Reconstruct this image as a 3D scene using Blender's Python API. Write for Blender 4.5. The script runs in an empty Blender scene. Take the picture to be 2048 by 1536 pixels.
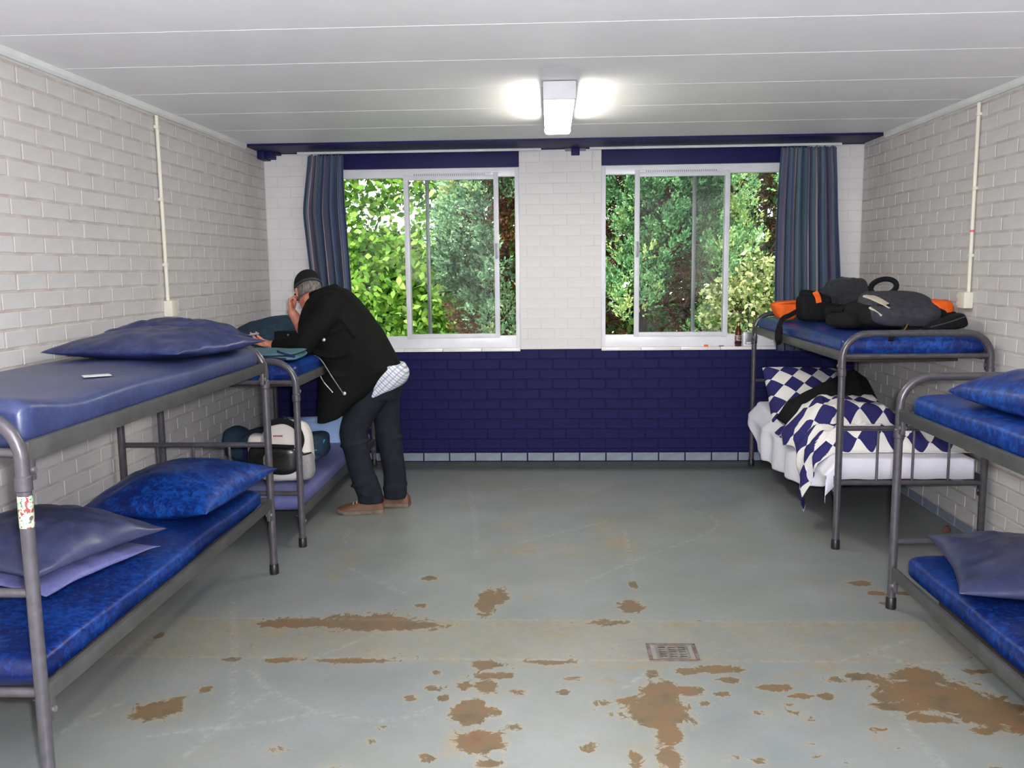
import bpy, bmesh, math, random
import numpy as np
from mathutils import Vector, Matrix, noise

random.seed(7)
C = bpy.context.scene.collection
scene = bpy.context.scene

# ---------------------------------------------------------------- camera
def make_camera():
    f_px, yaw, pitch, roll = 1752.4, 0.0445, 0.1321, -0.01173
    cam = bpy.data.cameras.new('camera')
    cam.sensor_width = 36.0
    cam.lens = f_px / 2048.0 * 36.0
    cam.clip_start = 0.02
    cam.clip_end = 200
    o = bpy.data.objects.new('camera', cam)
    C.objects.link(o)
    fw = Vector((-math.sin(yaw), math.cos(yaw), 0)); rt = Vector((math.cos(yaw), math.sin(yaw), 0)); up = Vector((0, 0, 1))
    f2 = fw * math.cos(pitch) - up * math.sin(pitch)
    u2 = up * math.cos(pitch) + fw * math.sin(pitch)
    r3 = rt * math.cos(roll) + u2 * math.sin(roll)
    u3 = u2 * math.cos(roll) - rt * math.sin(roll)
    m = Matrix((r3, u3, -f2)).transposed().to_4x4()
    m.translation = Vector((0, 0, 1.547))
    o.matrix_world = m
    scene.camera = o
make_camera()

# ---------------------------------------------------------------- light and exposure
scene.view_settings.view_transform = 'Standard'
scene.view_settings.look = 'None'
scene.view_settings.exposure = 0.27
scene.view_settings.gamma = 1.0
scene.view_settings.use_curve_mapping = False
LAMP_POWER = 37.0       # emission of the ceiling fluorescent diffusers
FLASH_W = 375.0          # the camera's flash, beside the lens
SKY = 4.8

def make_world():
    w = bpy.data.worlds.new('overcast')
    scene.world = w
    w.use_nodes = True
    nt = w.node_tree
    nt.nodes.clear()
    out = nt.nodes.new('ShaderNodeOutputWorld')
    bg = nt.nodes.new('ShaderNodeBackground')
    tc = nt.nodes.new('ShaderNodeTexCoord')
    sep = nt.nodes.new('ShaderNodeSeparateXYZ')
    ramp = nt.nodes.new('ShaderNodeValToRGB')
    ramp.color_ramp.elements[0].position = 0.0
    ramp.color_ramp.elements[0].color = (0.80, 0.84, 0.88, 1)
    ramp.color_ramp.elements[1].position = 0.7
    ramp.color_ramp.elements[1].color = (1.0, 1.0, 1.0, 1)
    nt.links.new(tc.outputs['Generated'], sep.inputs[0])
    nt.links.new(sep.outputs['Z'], ramp.inputs[0])
    nt.links.new(ramp.outputs[0], bg.inputs[0])
    bg.inputs[1].default_value = SKY
    nt.links.new(bg.outputs[0], out.inputs[0])
make_world()

def lamp(name, kind, loc, energy, color, size=0.1, rot=None):
    l = bpy.data.lights.new(name, kind)
    l.energy = energy
    l.color = color
    if kind == 'POINT':
        l.shadow_soft_size = size
    elif kind == 'SUN':
        l.angle = size
    o = bpy.data.objects.new(name, l)
    o.location = loc
    if rot:
        o.rotation_euler = rot
    C.objects.link(o)
    return o
lamp('camera_flash', 'POINT', (0.06, 0.02, 1.60), FLASH_W, (0.90, 0.92, 1.0), 0.03)
lamp('hazy_sun', 'SUN', (0, 20, 20), 5.0, (1.0, 0.96, 0.86), 0.20, (math.radians(38), 0, math.radians(-18)))

# ---------------------------------------------------------------- materials
def srgb(r, g, b):
    def f(c):
        c /= 255.0
        return c / 12.92 if c <= 0.04045 else ((c + 0.055) / 1.055) ** 2.4
    return (f(r), f(g), f(b), 1.0)

class NT:
    def __init__(self, name):
        self.m = bpy.data.materials.new(name)
        self.m.use_nodes = True
        self.t = self.m.node_tree
        self.b = self.t.nodes['Principled BSDF']
        self.out = self.t.nodes['Material Output']
    def n(self, kind, **kw):
        x = self.t.nodes.new(kind)
        for k, v in kw.items():
            setattr(x, k, v)
        return x
    def l(self, a, b):
        self.t.links.new(a, b)
    def val(self, x, key, v):
        x.inputs[key].default_value = v
        return x
    def coords(self, which='Object', scale=(1, 1, 1)):
        tc = self.n('ShaderNodeTexCoord')
        mp = self.n('ShaderNodeMapping')
        mp.inputs['Scale'].default_value = scale
        self.l(tc.outputs[which], mp.inputs[0])
        return mp.outputs[0]
    def noise(self, vec, scale, detail=4, rough=0.55, dist=0.0):
        x = self.n('ShaderNodeTexNoise')
        x.inputs['Scale'].default_value = scale
        x.inputs['Detail'].default_value = detail
        x.inputs['Roughness'].default_value = rough
        x.inputs['Distortion'].default_value = dist
        self.l(vec, x.inputs['Vector'])
        return x.outputs['Fac']
    def ramp(self, fac, stops, interp='LINEAR'):
        x = self.n('ShaderNodeValToRGB')
        cr = x.color_ramp
        cr.interpolation = interp
        while len(cr.elements) < len(stops):
            cr.elements.new(0.5)
        for e, (p, c) in zip(cr.elements, stops):
            e.position = p
            e.color = c if len(c) == 4 else (*c, 1)
        self.l(fac, x.inputs[0])
        return x.outputs[0]
    def mix(self, fac, a, b, mode='MIX'):
        x = self.n('ShaderNodeMix', data_type='RGBA', blend_type=mode)
        for s, v in ((0, fac), (6, a), (7, b)):
            if hasattr(v, 'links') or hasattr(v, 'is_linked'):
                self.l(v, x.inputs[s])
            else:
                x.inputs[s].default_value = v
        return x.outputs[2]
    def math(self, op, a, b=None, clamp=False):
        x = self.n('ShaderNodeMath', operation=op)
        x.use_clamp = clamp
        for i, v in enumerate((a, b)):
            if v is None:
                continue
            if hasattr(v, 'is_linked'):
                self.l(v, x.inputs[i])
            else:
                x.inputs[i].default_value = v
        return x.outputs[0]
    def bump(self, h, strength=0.2, dist=0.01):
        x = self.n('ShaderNodeBump')
        x.inputs['Strength'].default_value = strength
        x.inputs['Distance'].default_value = dist
        self.l(h, x.inputs['Height'])
        self.l(x.outputs[0], self.b.inputs['Normal'])
    def color(self, c):
        if hasattr(c, 'is_linked'):
            self.l(c, self.b.inputs['Base Color'])
        else:
            self.b.inputs['Base Color'].default_value = c
    def rough(self, r):
        if hasattr(r, 'is_linked'):
            self.l(r, self.b.inputs['Roughness'])
        else:
            self.b.inputs['Roughness'].default_value = r

def mat(name, c1, c2=None, scale=8.0, rough=0.6, bump=0.0, bscale=60.0, metal=0.0, lo=0.35, hi=0.65, spec=None, stretch=(1, 1, 1), bdist=0.004):
    k = NT(name)
    v = k.coords('Object', stretch)
    if c2 is None:
        c2 = tuple(x * 0.86 for x in c1[:3]) + (1,)
    k.color(k.ramp(k.noise(v, scale), [(lo, c2), (hi, c1)]))
    k.rough(rough)
    k.b.inputs['Metallic'].default_value = metal
    if spec is not None:
        k.b.inputs['Specular IOR Level'].default_value = spec
    if bump:
        k.bump(k.noise(v, bscale, 5), bump, bdist)
    return k.m

M = {}
M['brick_white'] = mat('brick_white', srgb(202, 200, 197), srgb(192, 189, 186), 5, 0.55, 0.25, 90)
M['mortar_white'] = mat('mortar_white', srgb(200, 191, 184), srgb(178, 166, 158), 9, 0.85, 0.5, 120)
M['brick_pier'] = mat('brick_pier', srgb(225, 222, 220), srgb(218, 215, 213), 4, 0.55, 0.2, 90)
M['mortar_pier'] = mat('mortar_pier', srgb(219, 216, 214), srgb(212, 209, 207), 9, 0.7, 0.3, 120)
M['brick_blue'] = mat('brick_blue', srgb(31, 31, 82), srgb(26, 26, 72), 7, 0.55, 0.25, 90, spec=0.12)
M['mortar_blue'] = mat('mortar_blue', srgb(25, 24, 68), srgb(22, 22, 60), 9, 0.6, 0.3, 120, spec=0.12)
M['brick_grey'] = mat('brick_grey', srgb(136, 148, 163), srgb(118, 128, 140), 9, 0.5, 0.25, 90)
M['mortar_grey'] = mat('mortar_grey', srgb(110, 118, 128), srgb(92, 98, 106), 9, 0.6, 0.3, 120)
M['blue_paint'] = mat('blue_paint', srgb(31, 31, 84), srgb(28, 28, 76), 4, 0.5, 0.1, 60, spec=0.15)
M['ceiling'] = mat('ceiling_board', srgb(243, 242, 242), srgb(239, 237, 238), 2.0, 0.5, 0.08, 40)
M['white_trim'] = mat('white_trim', srgb(226, 227, 225), None, 4, 0.4)
M['white_gloss'] = mat('white_gloss', srgb(233, 233, 236), srgb(224, 224, 230), 6, 0.3)
M['tile_white'] = mat('tile_white', srgb(240, 238, 234), srgb(232, 229, 224), 10, 0.18)
M['aluminium'] = mat('aluminium', srgb(228, 228, 234), srgb(214, 214, 222), 6, 0.4)
M['alu_dark'] = mat('alu_dark', srgb(140, 142, 146), srgb(126, 128, 132), 6, 0.4, metal=0.3)
M['cream_plastic'] = mat('cream_plastic', srgb(226, 221, 204), srgb(218, 212, 194), 6, 0.45)
M['black_plastic'] = mat('black_plastic', srgb(26, 26, 28), srgb(20, 20, 22), 6, 0.4)
M['plywood'] = mat('plywood', srgb(66, 52, 40), srgb(52, 42, 33), 6, 0.85, stretch=(1, 12, 1))
M['steel_bolt'] = mat('steel_bolt', srgb(170, 168, 165), None, 30, 0.35, metal=0.8)

def tube_material():
    k = NT('bed_tube')
    v = k.coords('Object')
    base = k.ramp(k.noise(v, 30), [(0.35, srgb(74, 71, 76)), (0.65, srgb(86, 83, 88))])
    chips = k.ramp(k.noise(v, 22, 6, 0.7), [(0.70, (0, 0, 0)), (0.73, (1, 1, 1))])
    k.color(k.mix(chips, base, srgb(96, 58, 54)))
    k.rough(0.30)
    k.b.inputs['Metallic'].default_value = 0.25
    return k.m
M['bed_tube'] = tube_material()
M['bed_rail'] = mat('bed_rail', srgb(84, 84, 82), srgb(72, 72, 70), 14, 0.42, metal=0.25)

def vinyl(name, dark, mid, light, scale=30.0, rough=0.36, lo=0.40, hi=0.62, bump=0.12, spec=0.4):
    """mottled mattress vinyl: broad tone and fine crazed flecks"""
    k = NT(name)
    v = k.coords('Object', (1, 1, 0.7))
    big = k.noise(v, 4.0, 4)
    fine = k.noise(v, scale * 1.7, 8, 0.74, 0.7)
    base = k.ramp(big, [(0.35, dark), (0.7, mid)])
    fl = k.math('ADD', k.math('MULTIPLY', fine, 0.75), k.math('MULTIPLY', big, 0.25))
    k.color(k.mix(k.ramp(fl, [(lo + 0.08, (0, 0, 0)), (hi, (1, 1, 1))]), base, light))
    k.rough(rough)
    k.bump(k.noise(v, 45, 4), bump, 0.004)
    k.b.inputs['Specular IOR Level'].default_value = spec
    return k.m
M['vinyl_blue'] = vinyl('vinyl_blue', srgb(9, 24, 74), srgb(11, 32, 94), srgb(21, 66, 142), 26)
M['vinyl_royal'] = vinyl('vinyl_royal', srgb(11, 30, 88), srgb(14, 40, 110), srgb(24, 80, 160), 22)
M['vinyl_slate'] = vinyl('vinyl_slate', srgb(42, 51, 88), srgb(48, 57, 97), srgb(60, 70, 112), 16, 0.38, spec=0.6)
M['vinyl_slate_dark'] = vinyl('vinyl_slate_dark', srgb(33, 39, 78), srgb(38, 45, 88), srgb(54, 66, 112), 12, 0.38)
M['vinyl_grey'] = vinyl('vinyl_grey', srgb(50, 54, 82), srgb(56, 60, 90), srgb(66, 70, 102), 10, 0.36, spec=0.5)
M['vinyl_lilac'] = vinyl('vinyl_lilac', srgb(88, 91, 138), srgb(96, 98, 146), srgb(106, 108, 154), 14, 0.45)

def glass_material():
    k = NT('window_glass')
    k.t.nodes.remove(k.b)
    tr = k.n('ShaderNodeBsdfTransparent')
    tr.inputs[0].default_value = (0.94, 0.96, 0.95, 1)
    gl = k.n('ShaderNodeBsdfGlossy')
    gl.inputs['Roughness'].default_value = 0.02
    fr = k.n('ShaderNodeFresnel')
    fr.inputs[0].default_value = 1.32
    mx = k.n('ShaderNodeMixShader')
    k.l(fr.outputs[0], mx.inputs[0]); k.l(tr.outputs[0], mx.inputs[1]); k.l(gl.outputs[0], mx.inputs[2])
    k.l(mx.outputs[0], k.out.inputs[0])
    return k.m
M['glass'] = glass_material()

def emission(name, col, s):
    k = NT(name)
    k.b.inputs['Base Color'].default_value = (0.9, 0.9, 0.88, 1)
    k.b.inputs['Emission Color'].default_value = col
    k.b.inputs['Emission Strength'].default_value = s
    return k.m

# ---------------------------------------------------------------- mesh helpers
def empty(name, loc=(0, 0, 0), rz=0.0):
    o = bpy.data.objects.new(name, None)
    o.location = loc
    o.rotation_euler = (0, 0, rz)
    o.empty_display_size = 0.1
    C.objects.link(o)
    return o

def tag(o, label=None, cat=None, group=None, kind=None):
    if label: o['label'] = label
    if cat: o['category'] = cat
    if group: o['group'] = group
    if kind: o['kind'] = kind
    return o

def mesh_from(name, v, f, m, smooth=True, uv=None, angle=None):
    me = bpy.data.meshes.new(name)
    me.from_pydata([tuple(map(float, p)) for p in v], [], [tuple(map(int, q)) for q in f])
    if uv is not None:
        lay = me.uv_layers.new(name='UVMap')
        uvs = np.asarray(uv, dtype=np.float32)
        idx = np.empty(len(me.loops), dtype=np.int32)
        me.loops.foreach_get('vertex_index', idx)
        lay.data.foreach_set('uv', uvs[idx].ravel())
    if smooth:
        me.polygons.foreach_set('use_smooth', [True] * len(me.polygons))
    me.update()
    if m is not None:
        for x in (m if isinstance(m, (list, tuple)) else [m]):
            me.materials.append(x)
    if smooth and angle:
        me.set_sharp_from_angle(angle=math.radians(angle))
    return me

def link(name, me, parent=None, loc=None):
    o = bpy.data.objects.new(name, me)
    C.objects.link(o)
    if parent is not None:
        o.parent = parent
    if loc is not None:
        o.location = loc
    return o

class MB:
    def __init__(self):
        self.v = []; self.f = []; self.mi = []
    def add(self, v, f, mi=0):
        b = len(self.v)
        self.v += [tuple(p) for p in v]
        self.f += [tuple(i + b for i in q) for q in f]
        self.mi += [mi] * len(f)
        return self
    def box(self, x0, x1, y0, y1, z0, z1, b=0.0, mi=0, rot=None, piv=None):
        if b <= 0:
            v = [(x, y, z) for x in (x0, x1) for y in (y0, y1) for z in (z0, z1)]
            f = [(0, 1, 3, 2), (4, 6, 7, 5), (0, 4, 5, 1), (2, 3, 7, 6), (0, 2, 6, 4), (1, 5, 7, 3)]
        else:
            bm = bmesh.new()
            bmesh.ops.create_cube(bm, size=1.0)
            for q in bm.verts:
                q.co = Vector(((x0 + x1) / 2 + q.co.x * (x1 - x0), (y0 + y1) / 2 + q.co.y * (y1 - y0), (z0 + z1) / 2 + q.co.z * (z1 - z0)))
            bmesh.ops.bevel(bm, geom=bm.edges[:], offset=b, segments=2, profile=0.6, affect='EDGES')
            bm.verts.index_update()
            v = [tuple(q.co) for q in bm.verts]
            f = [tuple(q.index for q in p.verts) for p in bm.faces]
            bm.free()
        if rot is not None:
            R = Matrix.Rotation(rot[0], 3, rot[1])
            p = Vector(piv if piv else ((x0 + x1) / 2, (y0 + y1) / 2, (z0 + z1) / 2))
            v = [tuple(R @ (Vector(q) - p) + p) for q in v]
        return self.add(v, f, mi)
    def tube(self, pts, r, n=12, closed=False, cap=True, mi=0, flat=1.0):
        pts = [Vector(p) for p in pts]
        rs = r if isinstance(r, (list, tuple)) else [r] * len(pts)
        N = len(pts)
        tang = []
        for i in range(N):
            a = pts[i - 1] if (i > 0 or closed) else pts[i]
            c = pts[(i + 1) % N] if (i < N - 1 or closed) else pts[i]
            t = c - a
            tang.append(t.normalized() if t.length > 1e-9 else Vector((0, 0, 1)))
        t0 = tang[0]
        up = Vector((0, 0, 1)) if abs(t0.z) < 0.9 else Vector((1, 0, 0))
        nx = t0.cross(up).normalized()
        v = []; f = []
        for i in range(N):
            t = tang[i]
            nx = (nx - t * nx.dot(t)).normalized()
            ny = t.cross(nx)
            for k in range(n):
                a = 2 * math.pi * k / n
                v.append(pts[i] + nx * math.cos(a) * rs[i] + ny * math.sin(a) * rs[i] * flat)
        for i in range(N if closed else N - 1):
            j = (i + 1) % N
            for k in range(n):
                q = (k + 1) % n
                f.append((i * n + k, i * n + q, j * n + q, j * n + k))
        if cap and not closed:
            f.append(tuple(range(n))[::-1])
            f.append(tuple((N - 1) * n + k for k in range(n)))
        return self.add(v, f, mi)
    def lathe(self, prof, cx=0, cy=0, n=20, mi=0):
        v = []; f = []
        for r, z in prof:
            for k in range(n):
                a = 2 * math.pi * k / n
                v.append((cx + r * math.cos(a), cy + r * math.sin(a), z))
        for i in range(len(prof) - 1):
            for k in range(n):
                q = (k + 1) % n
                f.append((i * n + k, i * n + q, (i + 1) * n + q, (i + 1) * n + k))
        f.append(tuple(range(n))[::-1])
        f.append(tuple((len(prof) - 1) * n + k for k in range(n)))
        return self.add(v, f, mi)
    def rings(self, rings, cap=True, mi=0):
        n = len(rings[0])
        v = [p for r in rings for p in r]
        f = []
        for i in range(len(rings) - 1):
            for k in range(n):
                q = (k + 1) % n
                f.append((i * n + k, i * n + q, (i + 1) * n + q, (i + 1) * n + k))
        if cap:
            f.append(tuple(range(n))[::-1])
            f.append(tuple((len(rings) - 1) * n + k for k in range(n)))
        return self.add(v, f, mi)
    def build(self, name, m, parent=None, smooth=True, angle=40, loc=None, kind=None):
        me = mesh_from(name, self.v, self.f, m, smooth, None, angle)
        if any(self.mi):
            me.polygons.foreach_set('material_index', self.mi)
        o = link(name, me, parent, loc)
        if kind: o['kind'] = kind
        return o

def fillet(pts, r, n=6):
    pts = [Vector(p) for p in pts]
    out = [pts[0]]
    for i in range(1, len(pts) - 1):
        a, b, c = pts[i - 1], pts[i], pts[i + 1]
        u = (a - b).normalized(); w = (c - b).normalized()
        ang = u.angle(w)
        d = min(r / math.tan(ang / 2), (a - b).length * 0.49, (c - b).length * 0.49)
        p0 = b + u * d; p1 = b + w * d
        rr = d * math.tan(ang / 2)
        ctr = b + (u + w).normalized() * (rr / math.sin(ang / 2))
        for k in range(n + 1):
            t = k / n
            q = (p0 - ctr).normalized().slerp((p1 - ctr).normalized(), t)
            out.append(ctr + q * rr)
    out.append(pts[-1])
    return out

def catmull(pts, n=8):
    pts = [Vector(p) for p in pts]
    P = [pts[0] * 2 - pts[1]] + pts + [pts[-1] * 2 - pts[-2]]
    out = []
    for i in range(1, len(P) - 2):
        for k in range(n):
            t = k / n
            a, b, c, d = P[i - 1], P[i], P[i + 1], P[i + 2]
            out.append(0.5 * ((2 * b) + (c - a) * t + (2 * a - 5 * b + 4 * c - d) * t * t + (3 * b - a - 3 * c + d) * t ** 3))
    out.append(pts[-1])
    return out

def nz(x, y, z=0.0):
    return noise.noise(Vector((x, y, z)))

def fuse(mb, voxel, smooth_iter=6, smooth_f=0.5):
    """One continuous skin from overlapping closed pieces."""
    me = bpy.data.meshes.new('tmp')
    me.from_pydata(mb.v, [], mb.f)
    bm = bmesh.new(); bm.from_mesh(me)
    bmesh.ops.recalc_face_normals(bm, faces=bm.faces[:])
    bm.to_mesh(me); bm.free()
    o = bpy.data.objects.new('tmp', me)
    C.objects.link(o)
    r = o.modifiers.new('r', 'REMESH'); r.mode = 'VOXEL'; r.voxel_size = voxel
    if smooth_iter:
        s = o.modifiers.new('s', 'SMOOTH'); s.iterations = smooth_iter; s.factor = smooth_f
    dg = bpy.context.evaluated_depsgraph_get()
    out = bpy.data.meshes.new_from_object(o.evaluated_get(dg))
    bpy.data.objects.remove(o)
    bpy.data.meshes.remove(me)
    out.polygons.foreach_set('use_smooth', [True] * len(out.polygons))
    return out

def set_mat(me, *ms):
    me.materials.clear()
    for x in ms:
        me.materials.append(x)
    return me

# ---------------------------------------------------------------- the room
XL, XR, D, ZC = -2.22, 2.375, 6.903, 2.462
YF = -1.25            # wall behind the camera

BR = {}
def brick_mesh(L, H, g, proud, key, m):
    """A brick face with a rounded arris, local x along the wall, y out of it, z up."""
    k = (round(L, 4), round(H, 4), g, proud, key)
    if k not in BR:
        a, b = (L - g) / 2, (H - g) / 2
        c = min(0.0035, proud * 0.8)
        v = [(-a, 0, -b), (a, 0, -b), (a, 0, b), (-a, 0, b),
             (-a, proud - c * 0.6, -b), (a, proud - c * 0.6, -b), (a, proud - c * 0.6, b), (-a, proud - c * 0.6, b),
             (-a + c, proud, -b + c), (a - c, proud, -b + c), (a - c, proud, b - c), (-a + c, proud, b - c)]
        f = []
        for o in (0, 4):
            for i in range(4):
                j = (i + 1) % 4
                f.append((o + j, o + i, o + 4 + i, o + 4 + j))
        f.append((11, 10, 9, 8))
        BR[k] = mesh_from('brick', v, f, m, smooth=False)
    return BR[k]

def lay_bricks(wall, org, ang, spans, L, H, g, proud, m, score, limit=300, seed=1):
    """spans: (u0, u1, z0, z1, phase). org+u along ang in plan; the 300 best-scored bricks are objects, the rest one piece."""
    rnd = random.Random(seed)
    ux, uy = math.cos(ang), math.sin(ang)
    todo = []
    for (u0, u1, z0, z1, zph, uph) in spans:
        k = math.floor((z0 - zph) / H + 1e-6)
        while zph + k * H < z1 - 0.012:
            a = max(z0, zph + k * H); b = min(z1, zph + (k + 1) * H)
            if b - a > 0.02:
                ph = uph + (L / 2 if k % 2 else 0.0)
                j = math.floor((u0 - ph) / L + 1e-6)
                while ph + j * L < u1 - 0.012:
                    s = max(u0, ph + j * L); e = min(u1, ph + (j + 1) * L)
                    if e - s > 0.03:
                        todo.append(((s + e) / 2, (a + b) / 2, round(e - s, 3), round(b - a, 3)))
                    j += 1
            k += 1
    todo.sort(key=lambda t: -score(*t[:2]))
    rest = MB()
    for i, (u, z, l, h) in enumerate(todo):
        me = brick_mesh(l, h, g, proud, m.name, m)
        dp = rnd.uniform(-0.0012, 0.0006)
        rz = ang + rnd.uniform(-0.004, 0.004); rx = rnd.uniform(-0.006, 0.006)
        loc = Vector((org[0] + ux * u - uy * dp, org[1] + uy * u + ux * dp, z))
        if i < limit and score(u, z) > 0:
            o = link('brick', me, wall, loc)
            o.rotation_euler = (rx, 0, rz)
        else:
            Rm = Matrix.Rotation(rz, 3, 'Z')
            rest.add([tuple(Rm @ q.co + loc) for q in me.vertices], [tuple(p.vertices) for p in me.polygons])
    if rest.v:
        rest.build('brick', m, wall, smooth=False, kind='stuff')

def struct(name, mb, m, parent=None, smooth=False):
    o = mb.build(name, m, parent, smooth=smooth)
    if parent is None:
        o['kind'] = 'structure'
    return o

PR = 0.0038
wl = struct('wall_left', MB().box(XL - 0.12, XL - PR, YF - 0.1, D + 0.15, 0, 2.7), M['mortar_white'])
lay_bricks(wl, (XL - PR, 0, 0), math.radians(-90), [(-D, -2.0, 0.0655, 2.47, 2.408 - 31 * 0.0781, -3.697)], 0.2246, 0.0781, 0.0115, PR,
           M['brick_white'], lambda u, z: (1 / (-u) ** 2) if (-u > 3.55 and (z > 0.35) and not (-u < 4.3 and 0.75 < z < 1.15 + 0.0) and not (-u > 4.75 and .95 < z < 1.05)) else -1)
wr = struct('wall_right', MB().box(XR + PR, XR + 0.12, YF - 0.1, D + 0.15, 0, 2.7), M['mortar_white'])
lay_bricks(wr, (XR + PR, 0, 0), math.radians(90), [(2.6, D, 0.0655, 2.47, 2.408 - 31 * 0.0781, 3.66)], 0.2246, 0.0781, 0.0115, PR,
           M['brick_white'], lambda u, z: (1 / u ** 2) if u > 4.2 and z > 0.1 else -1, seed=2)
lay_bricks(wl, (XL - PR, 0, 0), math.radians(-90), [(-D, -2.0, 0.0, 0.0651, 0.0, -3.585)], 0.2246, 0.0651, 0.0115, PR + 0.001, M['brick_grey'], lambda u, z: -1)
lay_bricks(wr, (XR + PR, 0, 0), math.radians(90), [(2.6, D, 0.0, 0.0651, 0.0, 3.55)], 0.2246, 0.0651, 0.0115, PR + 0.001, M['brick_grey'], lambda u, z: -1, seed=5)
struct('wall_front', MB().box(XL - 0.1, XR + 0.1, YF - 0.12, YF, 0, 2.7), M['brick_white'])

# back wall: blue below the sills, white piers, blue lintels
O1, O2 = (-1.78, -0.236), (0.400, 1.95)     # window openings in X
ZS, ZL = 0.905, 2.318                        # sill and lintel heights
BK = D + 0.24
wb = struct('wall_back', MB().box(XL - 0.12, XR + 0.12, D + PR, BK, 0, ZS), M['mortar_blue'])
pier = MB()
for a, b in ((XL - 0.12, O1[0]), (O1[1], O2[0]), (O2[1], XR + 0.12)):
    pier.box(a, b, D + 0.002, BK, ZS, 2.47)
pier.build('pier_core', M['mortar_pier'], wb, smooth=False)
for a, b in (O1, O2):
    MB().box(a - 0.002, b + 0.002, D - 0.001, BK, ZL, 2.47, 0.004).build('lintel', M['blue_paint'], wb)
MB().box(XL - 0.1, XR + 0.1, D - 0.002, BK, 2.44, 2.72).build('roof_edge', M['blue_paint'], wb)
LB, HB = 0.2095, 0.0803
lay_bricks(wb, (0, D + PR, 0), math.radians(180), [(-XR, -XL, 0.075, ZS, ZS - 11 * HB, 0.09)], LB, HB, 0.0105, PR, M['brick_blue'],
           lambda u, z: 1.0 if (-1.42 < -u < 1.62) else -1, seed=3)
lay_bricks(wb, (0, D + PR, 0), math.radians(180), [(-XR, -XL, 0.0, 0.075, 0.0, 0.19)], LB, 0.075, 0.0105, PR + 0.001, M['brick_grey'],
           lambda u, z: 1.0 if (-1.2 < -u < 1.62) else -1, seed=4)
lay_bricks(wb, (0, D + 0.002, 0), math.radians(180), [(-O2[0], -O1[1], ZS, 2.44, ZS, 0.075)], LB, HB, 0.005, 0.0015, M['brick_pier'],
           lambda u, z: 1.0, limit=90, seed=6)
lay_bricks(wb, (0, D + 0.002, 0), math.radians(180), [(-XR, -O2[1], ZS, 2.44, ZS, 0.03), (-O1[0], -XL, ZS, 2.44, ZS, 0.03)],
           LB, HB, 0.006, 0.002, M['brick_pier'], lambda u, z: -1, seed=7)

# blue strip of ceiling above the windows, with its stepped end block in the left corner
bm_ = MB().box(XL, XR, 6.462, D, 2.445, 2.56, 0.003)
struct('trim_1', bm_, M['blue_paint'], smooth=True)
blk = MB()
blk.box(XL, XL + 0.055, 6.74, D, 2.388, 2.446, 0.004); blk.box(XL + 0.05, XL + 0.10, 6.78, D, 2.398, 2.446, 0.004)
blk.box(XL + 0.098, XL + 0.14, 6.80, D, 2.428, 2.446, 0.003)
struct('trim_2', blk, M['blue_paint'], smooth=True)

# ceiling: lapped boards running across the room
cl = struct('ceiling', MB().box(XL - 0.12, XR + 0.12, YF - 0.1, D + 0.2, 2.52, 2.75), M['ceiling'])
seams = [6.462, 5.846, 5.224, 4.633, 4.024, 3.459, 2.86, 2.26, 1.66, 1.06, 0.46, -0.14, -0.74, -1.34]
for a, b in zip(seams[1:], seams[:-1]):
    pb = MB()
    v = [(XL, a + 0.002, 2.4602), (XR, a + 0.002, 2.4602), (XR, b, 2.4611), (XL, b, 2.4611),
         (XL, a + 0.002, 2.53), (XR, a + 0.002, 2.53), (XR, b, 2.53), (XL, b, 2.53)]
    pb.add(v, [(3, 2, 1, 0), (4, 5, 6, 7), (0, 1, 5, 4), (1, 2, 6, 5), (2, 3, 7, 6), (3, 0, 4, 7)])
    pb.build('ceiling_board', M['ceiling'], cl, smooth=False)
    st = MB().box(XL, XR, a - 0.0015, a + 0.003, 2.4597, 2.4606)
    st.build('joint_strip', M['ceiling'], cl, smooth=False)
for nm, x, s in (('trim_3', XL, 1), ('trim_4', XR, -1)):
    t = MB()
    r = []
    for y in (YF, 6.455):
        r.append([(x, y, 2.425), (x + s * 0.012, y, 2.424), (x + s * 0.022, y, 2.436), (x + s * 0.024, y, 2.46), (x, y, 2.46)])
    t.rings(r)
    struct(nm, t, M['white_trim'])

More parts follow.
